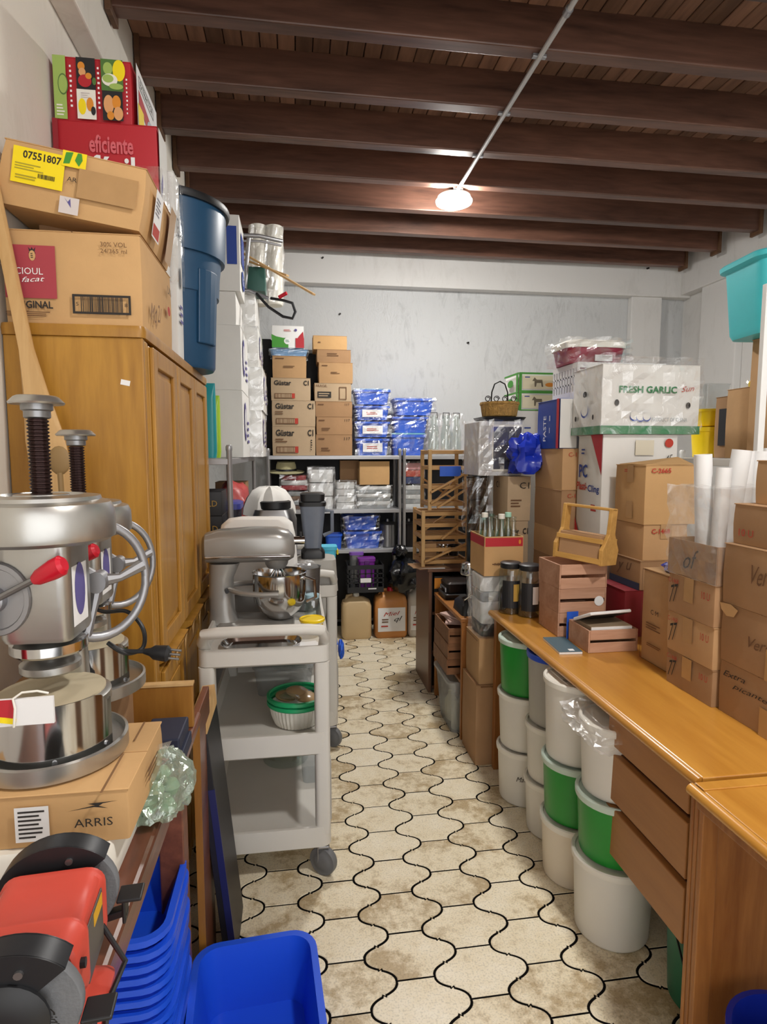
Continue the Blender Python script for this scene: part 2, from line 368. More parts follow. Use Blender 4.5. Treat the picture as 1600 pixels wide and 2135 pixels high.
# ------------------------------------------------------------------ shells, films, lumps
def film_mesh(w, d, h, seed, amp=.012, n=7, peak=None, rad=.0):
    r = random.Random(seed); idx = {}; vs = []; fs = []
    def vid(x, y, z):
        k = (round(x*n), round(y*n), round(z*n))
        if k not in idx:
            o = Vector((x-.5, y-.5, z-.5)); j = r.uniform(-.35, 1)*amp; nn = o.normalized() if o.length else Vector((0, 0, 1))
            q = [(x-.5)*w+nn.x*j, (y-.5)*d+nn.y*j, z*h+max(nn.z*j, 0 if z > 0 else -.0)]
            if peak and z == 1:
                px, py, pz, pr = peak; q[2] += pz*math.exp(-(((x-px)/pr)**2+((y-py)/pr)**2))
            idx[k] = len(vs); vs.append(tuple(q))
        return idx[k]
    g = [i/n for i in range(n+1)]
    for i in range(n):
        for j in range(n):
            a, b, c, e = g[i], g[i+1], g[j], g[j+1]
            for s in (0, 1):
                fs.append((vid(a,c,s), vid(b,c,s), vid(b,e,s), vid(a,e,s)))
                fs.append((vid(a,s,c), vid(b,s,c), vid(b,s,e), vid(a,s,e)))
                fs.append((vid(s,a,c), vid(s,b,c), vid(s,b,e), vid(s,a,e)))
    fs2 = []
    for f in fs: fs2 += [(f[0], f[1], f[2]), (f[0], f[2], f[3])]
    return MB().add(vs, fs2)
def film(parent, w, d, h, seed, amp=.012, m=None, z=0, x=0, y=0, n=7, peak=None, name='plastic_wrap', rot=None):
    return film_mesh(w, d, h, seed, amp, n, peak).build(name, m or FILM, parent, loc=(x, y, z), rot=rot)
def lump(rx, ry, rz, seed, amp=.15, freq=2.0, n=24, flat=.0, top=None):
    """lumpy sack: noise-displaced ellipsoid with a flattened base, base at z=0"""
    loops = []; off = Vector((seed*3.1, seed*1.7, seed*.9)); m = n//2
    for i in range(m+1):
        th = PI*i/m; L = []
        for k in range(n):
            a = 2*PI*k/n; p = Vector((math.sin(th)*math.cos(a), math.sin(th)*math.sin(a), -math.cos(th)))
            s = 1+amp*noise.noise(p*freq+off)+amp*.45*noise.noise(p*freq*3.1+off)
            z = p.z*s
            if z < -1+flat: z = -1+flat
            r_ = 1.0
            if top and p.z > top: r_ = 1-(p.z-top)/(1-top)*.55
            L.append((p.x*s*rx*r_, p.y*s*ry*r_, (z+1-flat)*rz))
        loops.append(L)
    return MB().loft(loops)
def tub_mesh(w, d, h, taper=.85, r=.04, rim=.014, t=.003, n=5, riml=.012):
    """open tapered tub with rolled rim"""
    bw, bd = w*taper, d*taper
    sp = [(bw, bd, r*.8, 0), (w, d, r, h-riml), (w, d, r, h-riml), (w+rim*2, d+rim*2, r+rim, h-riml), (w+rim*2, d+rim*2, r+rim, h), (w-2*t, d-2*t, r, h), (bw-2*t, bd-2*t, r*.8, t)]
    return MB().rlofts(sp, n)
# ================================================================== ROOM
XL, XR, YB, YF, ZC = -.757, 3.62, 5.35, -2.4, 3.345
WALLP = plaster('plaster_left', '#e2ddd2', '#cdc6b8', .12, 1.2, .5)
WALLB = plaster('plaster_rough_grey', '#c6c8c9', '#8c8e8f', .45, 1.5, .5)
WALLS = plaster('plaster_smooth', '#d9d8d6', '#bdbbb6', .08, 1.0, .4)
struct(MB().box(XL-.12, XL, YF, YB, 0, ZC).build('wall_left', WALLP))
struct(MB().box(XL-.12, XR+.12, YB, YB+.12, 0, ZC).build('wall_back', WALLB))
struct(MB().box(XR, XR+.12, YF, YB, 0, ZC).build('wall_right', WALLS))
struct(MB().box(XL, XL+.082, YF, YB, 2.96, ZC).build('trim_1', WALLP, bevel=.006))
struct(MB().box(XL, XR, YB-.1, YB, 2.94, ZC).build('trim_2', WALLS, bevel=.006))
struct(MB().box(XR-.1, XR, YF, YB, 2.96, ZC).build('trim_3', WALLS, bevel=.006))
struct(MB().box(3.06, 3.36, YB-.07, YB, 0, 2.95).build('trim_4', WALLS, bevel=.008))
struct(MB().box(XR-.07, XR, 4.55, 5.0, 0, 2.97).build('trim_5', WALLS, bevel=.008))
# ---- ceiling: backing, planks one by one, beams
ceil = struct(MB().box(XL-.12, XR+.12, YF, YB+.12, ZC+.02, ZC+.1).build('ceiling', mat('ceiling_void', '#241712', .9)))
rnd = random.Random(3); x = XL+.082; pw = .078
pm = None
while x < XR-.1:
    w_ = pw
    if pm is None:
        o = MB().box(-pw/2+.002, pw/2-.002, YF, YB-.1, -.012, .012).build('plank', PLANK, ceil, bevel=.003, seg=1); pm = o
    else:
        o = pm.copy(); C.objects.link(o)
    o.location = (x+pw/2, 0, ZC+.005+rnd.uniform(-.002, .002)); x += pw
BEAM_Y = [2.6-.43*3, 2.6-.43*2, 2.6-.43, 2.6, 3.03, 3.455, 3.87, 4.29, 4.735, 5.16]
for k, by in enumerate(BEAM_Y):
    z0, z1 = 3.17, ZC-.002
    bmn = struct(MB().box(XL+.1, 3.44, by-.07, by, z0, z1).build('beam', BEAM, bevel=.006))
    bmn.name = 'trim_beam' if k == 0 else 'trim_beam.%03d' % k
    for xx in (XL+.087, 3.435):
        MB().box(xx, xx+.022, by-.09, by+.02, z0-.025, z1).build('beam_collar', TRIM, bmn, bevel=.003)
# ---- floor: dark joint bed, lantern tiles laid one by one in the aisle
floor = struct(MB().box(XL-.12, XR+.12, YF, YB+.12, -.06, -.0016).build('floor', mat('joint_dark', '#0b0908', .95, var=.2, vs=20, spec=.1)))
def tile_mat():
    m, nt, out = _new('floor_tile'); L = nt.links.new
    tc = N(nt, 'ShaderNodeTexCoord'); oi = N(nt, 'ShaderNodeObjectInfo')
    geo = N(nt, 'ShaderNodeNewGeometry')
    a = N(nt, 'ShaderNodeTexNoise', Scale=4.5, Detail=6.0, Roughness=.65); sh = N(nt, 'ShaderNodeMath', operation='MULTIPLY'); sh.inputs[1].default_value = 23.0; L(oi.outputs['Random'], sh.inputs[0]); va = N(nt, 'ShaderNodeVectorMath', operation='ADD'); L(geo.outputs['Position'], va.inputs[0]); L(sh.outputs[0], va.inputs[1]); L(va.outputs[0], a.inputs[0])
    s = N(nt, 'ShaderNodeTexNoise', Scale=170.0, Detail=3.0); L(geo.outputs['Position'], s.inputs[0])
    s2 = N(nt, 'ShaderNodeTexNoise', Scale=28.0, Detail=6.0, Roughness=.7); L(geo.outputs['Position'], s2.inputs[0])
    ad = N(nt, 'ShaderNodeMath', operation='MULTIPLY_ADD'); L(s2.outputs[0], ad.inputs[0]); ad.inputs[1].default_value = .55; L(a.outputs[0], ad.inputs[2])
    ad2 = N(nt, 'ShaderNodeMath', operation='MULTIPLY_ADD'); L(oi.outputs['Random'], ad2.inputs[0]); ad2.inputs[1].default_value = .16; L(ad.outputs[0], ad2.inputs[2])
    cr = N(nt, 'ShaderNodeValToRGB'); L(ad2.outputs[0], cr.inputs[0])
    e = cr.color_ramp.elements
    e[0].position = .55; e[0].color = rgb(lin('#f0e8d4')); e[1].position = 1.2; e[1].color = rgb(lin('#b7a27e'))
    q = e.new(.86); q.color = rgb(lin('#e4d7ba'))
    mr = N(nt, 'ShaderNodeMapRange'); L(s.outputs[0], mr.inputs[0]); mr.inputs[1].default_value = .35; mr.inputs[2].default_value = .5; mr.inputs[3].default_value = .78; mr.inputs[4].default_value = 1.0
    hs = N(nt, 'ShaderNodeHueSaturation'); L(cr.outputs[0], hs.inputs['Color']); L(mr.outputs[0], hs.inputs['Value'])
    p = N(nt, 'ShaderNodeBsdfPrincipled', Roughness=.42); p.inputs['Specular IOR Level'].default_value = .35
    L(hs.outputs[0], p.inputs['Base Color'])
    b = N(nt, 'ShaderNodeBump', Strength=.12, Distance=.004); L(s2.outputs[0], b.inputs['Height']); L(b.outputs[0], p.inputs['Normal'])
    L(p.outputs[0], out.inputs[0]); return m
TILE = tile_mat()
TCOL, TP, TL = .197, .1735, .112
def tile_outline(sc):
    wt = TCOL-TL/2; hh = TP/2; mx, my = (wt+TL/2)/2, hh/2; q = []
    P0, P1, P2, P3 = [Vector(p) for p in ((wt, 0), (wt, hh*.56), (TL/2, hh*.44), (TL/2, hh))]
    for k in range(15):
        u = k/14
        if k == 7:
            q += [(mx+.006, my-.0035), (mx+.004, my+.003), (mx-.004, my-.003), (mx-.006, my+.0035)]; continue
        p = P0*(1-u)**3+3*P1*u*(1-u)**2+3*P2*u*u*(1-u)+P3*u**3; q.append((p.x, p.y))
    out = q+[(-x, y) for x, y in reversed(q)]+[(-x, -y) for x, y in q[1:]]+[(x, -y) for x, y in reversed(q)][:-1]
    o2 = []
    for p in out:
        if not o2 or (abs(p[0]-o2[-1][0])+abs(p[1]-o2[-1][1])) > 1e-5: o2.append(p)
    if abs(o2[0][0]-o2[-1][0])+abs(o2[0][1]-o2[-1][1]) < 1e-5: o2.pop()
    n = len(o2); res = []
    for i in range(n):
        a, b, c = Vector(o2[i-1]), Vector(o2[i]), Vector(o2[(i+1) % n]); e1, e2 = (b-a).normalized(), (c-b).normalized()
        nn = Vector((-(e1.y+e2.y), e1.x+e2.x)); nn = nn.normalized() if nn.length > 1e-6 else Vector((-e1.y, e1.x))
        res.append(tuple(b+nn*.0038*sc))
    return res
TO = tile_outline(1.0)
def tile_at(mb, cx, cy, z=0):
    mb.loft([[(cx+x, cy+y, z-.006) for x, y in TO], [(cx+x, cy+y, z-.0015) for x, y in TO], [(cx+x*.985, cy+y*.98, z) for x, y in TO]], cap0=False)
proto = None; rest = MB(); cnt = 0
for i in range(-6, 18):
    cx = .327+TCOL*i
    if cx < XL+.05 or cx > XR-.05: continue
    j0 = 2.108+TP/2+(TP/2 if i % 2 else 0)
    for j in range(-26, 20):
        cy = j0+TP*j
        if cy > YB-.05 or cy < -1.2: continue
        if -.45 < cx < 1.42 and 1.2 < cy < 4.98 and cnt < 300:
            if proto is None:
                mb = MB(); tile_at(mb, 0, 0); proto = mb.build('tile', TILE, floor); o = proto
            else: o = proto.copy(); C.objects.link(o)
            o.location = (cx, cy, rnd.uniform(-.0006, .0006)); o.rotation_euler = (rnd.uniform(-.003, .003), rnd.uniform(-.003, .003), 0); cnt += 1
        else: tile_at(rest, cx, cy)
o = rest.build('tile_field', TILE, floor); o['kind'] = 'stuff'
# ---- lamp, conduit
LP = hit(947, 418, X=1.03)
def lamp(loc, label):
    t = thing('ceiling_lamp', label, 'lamp', loc, group=None)
    MB().lathe([(.05, .03), (.055, .05), (.05, .055)], 20).build('mount', ALU_D, t, smooth=True)
    MB().lathe([(.098, .0), (.104, .004), (.104, .022), (.09, .032), (.02, .034)], 32).build('housing', WHITE_PL, t, smooth=True)
    m, nt, out = (MATS['lamp_glow'], None, None) if 'lamp_glow' in MATS else _new('lamp_glow')
    if nt:
        e = N(nt, 'ShaderNodeEmission', Color=(1, .97, .92, 1), Strength=LAMP_STRENGTH); nt.links.new(e.outputs[0], out.inputs[0])
    MB().lathe([(.002, -.034), (.05, -.032), (.09, -.027), (.112, -.016), (.116, -.004), (.110, .003), (.09, .004)], 28).build('diffuser', m, t, smooth=True)
    MB().tube([(0, 0, .05), (0, 0, 3.17-loc[2]+.0)], .011, 8).build('drop_tube', ALU_D, t, smooth=True)
    return t
lamp((LP.x, LP.y, LP.z), 'round bright LED lamp at the end of the ceiling conduit')
lamp((LP.x, .35, LP.z), 'round LED lamp on the conduit at the entrance end of the room')
t = thing('conduit_pipe', 'thin grey metal conduit running across the undersides of the ceiling beams', 'pipe', (1.03, 0, 3.158))
MB().tube([(0, YF+.2, 0), (0, LP.y-.05, 0)], .011, 10).build('pipe', mat('conduit_grey', '#b8b8b8', .4, .3), t, smooth=True)
for by in BEAM_Y[:7]: MB().box(-.03, .03, by-.045, by-.025, -.001, .0135).build('clip', ALU_D, t, bevel=.002)
MB().tube([(0, 2.28, 0), (0, 2.31, 0)], .016, 10).build('coupling', ALU_D, t, smooth=True)
# wall fixings left in the back wall
for px, py in ((672, 538), (708, 655), (1350, 560), (975, 715)):
    p = hit(px, py, Y=YB if py > 600 else YB-.1)
    tag(MB().tube([(0, -.02, 0), (0, .01, 0)], .008, 8).build('wall_plug', DARKMET, loc=p, rot=(0, .4, .3)), 'small dark fixing sticking out of the back wall', 'wall plug', 'fixings left in the back wall')
# ================================================================== LEFT SIDE
# ---- wardrobe: side towards the viewer, doors towards the aisle
def wardrobe():
    x0, x1, y0, y1, h = XL+.004, -.402, 1.745, 2.905, 1.86
    t = thing('wardrobe', 'tall honey-coloured wooden wardrobe with panelled doors and a chipped lower front', 'wardrobe', (x0, y0, 0))
    W, D = x1-x0, y1-y0
    MB().box(0, W, 0, .022, .06, h-.03).build('side_panel', WARD, t, bevel=.003)
    MB().box(0, W, D-.022, D, .06, h-.03).build('side_panel', WARD, t, bevel=.003)
    MB().box(0, .008, .022, D-.022, .06, h-.03).build('back_panel', WARD, t)
    MB().box(0, W-.03, 0.01, D-.01, 0, .06).build('plinth', DESKV, t)
    b = MB(); lp = []
    for z, e in ((h-.03, 0), (h-.012, .004), (h, .0)): lp.append([(p[0], p[1], z) for p in rr(W+.012+e, D+.012+e, .02, 4, W/2, D/2)])
    b.loft(lp).build('top_board', WARD, t, smooth=True)
    MB().box(W-.03, W, .022, .06, .06, h-.03).build('corner_post', WARD, t, bevel=.008)
    n = 3; dw = (D-.11)/n; zs = .93
    def door(ya, yb, za, zb, nm):
        MBo = MB().box(W-.02, W+.001, ya, yb, za, zb).build(nm, WARD, t, bevel=.004)
        fw = .055; fr = MB()
        fr.box(W+.001, W+.013, ya+.004, ya+fw, za+.004, zb-.004); fr.box(W+.001, W+.013, yb-fw, yb-.004, za+.004, zb-.004)
        fr.box(W+.001, W+.013, ya+fw, yb-fw, zb-fw, zb-.004); fr.box(W+.001, W+.013, ya+fw, yb-fw, za+.004, za+fw)
        fr.build('door_frame', WARD, MBo, bevel=.003)
        MB().box(W+.001, W+.006, ya+fw+.02, yb-fw-.02, za+fw+.02, zb-fw-.02).build('raised_field', WARD, MBo, bevel=.004)
        return MBo
    for k in range(n):
        ya = .06+k*dw; door(ya, ya+dw-.004, zs, h-.04, 'door')
        door(ya, ya+dw-.004, .5, zs-.05, 'drawer'); door(ya, ya+dw-.004, .08, .495, 'drawer')
        pull = MB().prism([(W-.018, zs-.045), (W+.03, zs-.02), (W+.034, zs-.008), (W-.018, zs-.004)], 'y', ya+.03, ya+dw-.06); pull.build('finger_pull', WARD, t)
    for k in range(7):   # splintered chips along the pull rail
        yy = .12+k*.15; MB().add([(W+.034, yy, zs-.02), (W+.034, yy+.05, zs-.01), (W+.033, yy+.02, zs-.06), (W+.026, yy+.03, zs-.03)], [(0, 1, 2), (0, 1, 3), (1, 2, 3), (0, 2, 3)]).build('chip', PADDLE, t)
    MB().box(-.012, .012, -.0009, 0, -.007, .007).build('paper_remnant', PAPER, t, loc=(W*.86, 0, 1.71), rot=(0, .2, 0))
wardrobe()
TOP = 1.8605
# ---- cartons on the wardrobe
c = carton('brown carton with a maroon crest panel and framed barcode, lower one at the wardrobe edge', XL+.012, -.4, 1.752, 2.15, TOP, 2.1, CARD_Y, P=[
    ('f', 'rect', .20, .55, .36, .56, PINK_P), ('f', 'poly', .22, .74, .05, .14, INK, [(-.5,.1),(-.35,.1),(-.5,.5),(-.2,.3),(0,.5),(.2,.3),(.5,.5),(.35,.1),(.5,.1),(.4,-.1),(.45,-.35),(.2,-.5),(-.2,-.5),(-.45,-.35),(-.4,-.1)]),
    ('f', 'disc', .22, .72, .045, .11, CARD_Y), ('f', 'lines', .22, .72, .02, .06, INK, 3), ('f', 'text', .17, .555, .24, .07, INK_W, 'ACIOUL'), ('f', 'hand', .22, .47, .16, .055, INK_W, 'facat'),
    ('f', 'bold', .20, .20, .30, .08, INK, 'ORIGINAL'), ('f', 'lines', .22, .10, .40, .06, INK_BR, 3), ('f', 'text', .80, .87, .19, .05, INK_BR, '30% VOL'), ('f', 'text', .80, .80, .19, .045, INK_BR, '24/365 ml'),
    ('f', 'frame', .70, .22, .42, .21, INK, .006), ('f', 'bar', .70, .22, .30, .16, INK), ('f', 'text', .525, .22, .02, .04, INK, '5'), ('f', 'text', .875, .22, .02, .04, INK, '8'),
    ('r', 'hand', .30, .22, .35, .28, INK_BR, 'Mq 2/'), ('r', 'disc', .75, .45, .1, .12, INK_R), ('r', 'text', .78, .72, .15, .1, INK, 'UN')], tape=None)
# tilted carton with the yellow parcel label
c = carton('battered carton tilted on the crest carton, bearing a yellow parcel label', -.752, -.40, 1.755, 2.12, 2.138, 2.30, CARD_Y, rot=(0, math.radians(9), 0), P=[
    ('f', 'rect', .27, .62, .34, .55, YEL_P), ('f', 'bold', .29, .79, .25, .12, INK, '07551807'), ('f', 'lines', .22, .60, .2, .12, mat('faint_ink', '#a89a2c', .8), 3), ('f', 'bar', .33, .50, .11, .07, INK), ('f', 'lines', .2, .44, .14, .08, mat('faint_ink', '#a89a2c', .8), 2),
    ('f', 'rect', .50, .86, .16, .24, YEL_P), ('f', 'poly', .46, .87, .06, .2, GREEN_P, [(-.5,-.5),(.2,-.4),(.5,.5),(-.3,.4)]), ('f', 'poly', .53, .87, .05, .2, GREEN_P, [(-.5,-.1),(.1,-.5),(.5,.0),(.3,.5),(-.2,.5)]),
    ('f', 'rect', .74, .52, .40, .45, TAPE), ('f', 'text', .50, .55, .1, .07, INK, 'AR'), ('f', 'rect', .50, .14, .13, .26, mat('label_grey', '#cfc6c4', .6)), ('f', 'poly', .49, .18, .05, .14, INK_PU, [(-.5,.5),(.5,-.5),(.3,.5),(0,.1)]),
    ('r', 'rect', .30, .48, .22, .78, PAPER), ('r', 'rect', .30, .22, .19, .2, INK_R), ('r', 'lines', .30, .62, .16, .3, mat('label_ink', '#8b8b96', .8), 5), ('r', 'rect', .75, .5, .2, 1.0, TAPE)], tape=None, bulge=.012)
prop = thing('folded_carton', 'flat folded cardboard wedge propping up the tilted carton', 'cardboard', (-.70, 1.88, 2.1015)); MB().box(0, .1, 0, .25, 0, .055).build('layer', CARD_D, prop, bevel=.002); MB().box(0, .24, .01, .24, .055, .061).build('layer', CARD_D, prop, bevel=.002)
# red appliance cartons behind
BLACK_P = mat('print_black', '#1d1d20', .5)
base = carton('plain brown carton on the wardrobe top beneath the red appliance carton', XL+.012, -.44, 2.17, 2.28, TOP, 2.12, CARD_D, tape=None)
red = carton('red appliance carton with large white lettering on its end', XL+.01, -.43, 2.165, 2.285, 2.1215, 2.58, RED_P, P=[
    ('f', 'bold', .55, .85, .42, .12, mat('print_red_light', '#d4636c', .5), 'eficiente'), ('f', 'bold', .56, .69, .42, .17, INK_W, 'fácil'), ('f', 'rect', .03, .5, .05, 1, mat('print_red_dark', '#8e1a26', .5)),
    ('r', 'rect', .5, .5, .98, .98, WCARD), ('r', 'poly', .25, .62, .25, .2, INK_PU, [(-.5,-.5),(.5,.1),(.5,.5),(-.5,.0)]), ('r', 'lines', .6, .25, .5, .2, INK_PU, 3)], tape=None, seam=False)
film(red, .334, .13, .30, 21, .006, z=.03, n=6)
LIME = mat('print_lime', '#9db85e', .5); DKGRN = mat('print_dark_green', '#4f7436', .5); EGG = mat('print_egg', '#dca06a', .5); EGGW = mat('print_pale', '#e9e6dc', .5)
fp = carton('colourful carton with fruit and vegetable pictures on red, topmost on the wardrobe', -.738, -.505, 2.17, 2.46, 2.582, 2.772, RED_P, P=[
    ('f', 'rect', .08, .5, .16, 1, LIME), ('f', 'disc', .12, .55, .13, .34, DKGRN), ('f', 'disc', .12, .55, .11, .29, LIME), ('f', 'lines', .08, .14, .1, .2, EGGW, 4),
    ('f', 'rect', .415, .74, .24, .50, BLACK_P), ('f', 'disc', .36, .85, .09, .14, ORANGE_P), ('f', 'disc', .37, .76, .09, .13, EGG), ('f', 'disc', .40, .62, .17, .2, RED_P), ('f', 'disc', .45, .70, .08, .1, ORANGE_P), ('f', 'disc', .52, .62, .05, .12, DKGRN),
    ('f', 'rect', .75, .74, .28, .50, DKGRN), ('f', 'disc', .84, .82, .16, .34, YEL_P), ('f', 'disc', .70, .84, .12, .2, LIME), ('f', 'disc', .72, .66, .2, .2, EGGW), ('f', 'disc', .70, .68, .14, .13, LIME), ('f', 'disc', .8, .56, .18, .1, LIME),
    ('f', 'rect', .415, .24, .24, .47, EGGW), ('f', 'disc', .36, .20, .1, .26, YEL_P), ('f', 'disc', .46, .24, .09, .22, ORANGE_P), ('f', 'disc', .50, .14, .06, .14, BLACK_P), ('f', 'lines', .41, .38, .12, .1, mat('label_grey', '#cfc6c4', .6), 3),
    ('f', 'rect', .75, .24, .26, .47, BLACK_P), ('f', 'disc', .70, .26, .13, .3, EGG), ('f', 'disc', .80, .30, .11, .22, ORANGE_P), ('f', 'disc', .82, .12, .12, .22, EGG), ('f', 'disc', .72, .08, .09, .14, ORANGE_P),
    ('f', 'lines', .235, .5, .03, .7, INK_W, 9), ('f', 'lines', .585, .5, .03, .7, INK_W, 9), ('f', 'lines', .94, .4, .02, .6, INK_W, 9),
    ('r', 'rect', .5, .5, .99, .99, PAPER), ('r', 'frame', .45, .78, .7, .2, INK, .004), ('r', 'text', .45, .78, .6, .1, INK, 'EXTRACTOR'), ('r', 'poly', .35, .45, .55, .35, RED_P, [(-.5,-.2),(.1,-.5),(.5,.1),(-.5,.5)]), ('r', 'rect', .15, .2, .25, .36, YEL_P), ('r', 'disc', .62, .26, .4, .46, mat('print_grey_blue', '#b9c6cf', .4))], tape=None)
# white appliance cartons beside the can
wb = carton('white appliance carton with black lettering on its end, between red carton and blue can', -.72, -.405, 2.295, 2.405, TOP, 2.50, WCARD, P=[
    ('r', 'text', .5, .72, .9, .1, INK, 'LEX-N'), ('r', 'disc', .4, .45, .25, .12, INK), ('r', 'lines', .5, .25, .6, .12, INK_PU, 3), ('f', 'lines', .7, .8, .3, .1, INK_PU, 3)], tape=None)
film(wb, .33, .12, .36, 5, .006, z=.26, n=6)
# ---- navy refuse can with black lid
def refuse_can(loc):
    t = thing('refuse_can', 'large navy blue plastic refuse can with black lid on the wardrobe', 'trash can', loc)
    pr = [(.19, 0), (.198, .012), (.212, .30), (.216, .31), (.222, .31), (.228, .40), (.236, .46), (.252, .46), (.256, .50), (.262, .66), (.268, .665)]
    MB().lathe(pr, 40).build('body', NAVY_CAN, t, smooth=True)
    MB().lathe([(.25, .655), (.275, .655), (.28, .668), (.278, .682), (.25, .695), (.18, .705), (.17, .695), (.02, .695)], 40).build('lid', BLACK, t, smooth=True)
    for a in (-30, 90, 210):
        g = MB()
        lp = []
        for zz in (.10, .40):
            r0 = .2+zz*.055
            lp.append([(math.cos(math.radians(a+q))*(r0+e), math.sin(math.radians(a+q))*(r0+e), zz) for q, e in ((-16, -.01), (-16, .012), (-8, .016), (0, .017), (8, .016), (16, .012), (16, -.01))])
        g.loft(lp); g.build('handle_recess', NAVY_CAN, t, bevel=.005)
    return t
refuse_can((-.505, 2.655, TOP)).scale = (.905, .905, .945)
# ---- work bench
BX = -.256
def bench():
    t = thing('work_bench', 'dark mahogany work bench with worn edge along the wall', 'bench', (0, 0, 0))
    MB().box(XL+.01, BX, .25, 1.60, .805, .84).build('top_board', BENCH, t, bevel=.008)
    MB().box(BX-.06, BX-.03, .3, 1.55, .70, .805).build('apron', BENCH, t, bevel=.004)
    for y in (.32, 1.5):
        for x in (XL+.05, BX-.06): MB().box(x-.03, x+.03, y-.03, y+.03, 0, .805).build('leg', BENCH, t, bevel=.004)
bench()
# end board standing behind the bench corner
t = thing('wood_board', 'upright varnished wooden board standing at the far end of the bench', 'board', (0, 1.50, 0)); a, b_, z0, z1 = rect(278, 404, 1432, 1600, 1.50)
MB().box(a, b_, 0, .018, .8405, z1).build('panel', BOARDW, t, bevel=.002); MB().box(a-.002, b_+.002, -.002, .02, z1, z1+.006).build('edge_band', PADDLE, t)
t = thing('fibre_board', 'narrow brown board standing on the floor against the bench side', 'board', (-.272, 1.71, 0)); MB().box(-.009, .009, -.1, .09, .0005, .83).build('panel', BENCH, t, bevel=.002); MB().box(-.0095, .0095, -.102, -.1, .0005, .83).build('edge_band', BOARDW, t)
# white slab and modem carton under the press
t = tag(MB().rlofts([(.43, .30, .02, 0), (.44, .31, .025, .01), (.44, .31, .025, .066), (.43, .30, .02, .074)]).build('foam_slab', WHITE_PL, loc=(-.51, 1.085, .8405), smooth=True), 'thick white slab on the bench beneath the modem carton', 'slab')
carton('flat brown modem carton with black ARRIS lettering under the front press', -.585, -.264, .945, 1.185, .9155, 1.0, CARD_Y, P=[
    ('f', 'text', .83, .42, .25, .16, INK, 'ARRIS'), ('f', 'poly', .83, .72, .23, .22, INK, [(-.5,-.25),(.05,.12),(-.1,.3),(.5,.4),(.2,.25),(.12,.05),(.3,-.2),(.02,-.02)]), ('f', 'rect', .56, .48, .15, .66, PAPER), ('f', 'lines', .56, .48, .12, .56, INK, 7), ('f', 'lines', .14, .42, .25, .12, INK_BR, 2), ('f', 'lines', .12, .60, .1, .1, INK, 1),
    ('r', 'lines', .6, .6, .4, .3, INK_BR, 3), ('t', 'rect', .88, .2, .012, .5, FLUTE), ('t', 'rect', .90, .8, .012, .3, FLUTE)], tape=None)
t = thing('support_crate', 'plain brown carton on the bench under the rear press', 'box', (-.50, 1.40, .8405)); MB().box(-.14, .10, -.12, .12, 0, .1585).build('body', CARD_D, t, bevel=.003); MB().box(-.14, .10, -.02, .02, .1585, .1592).build('tape', TAPE, t)
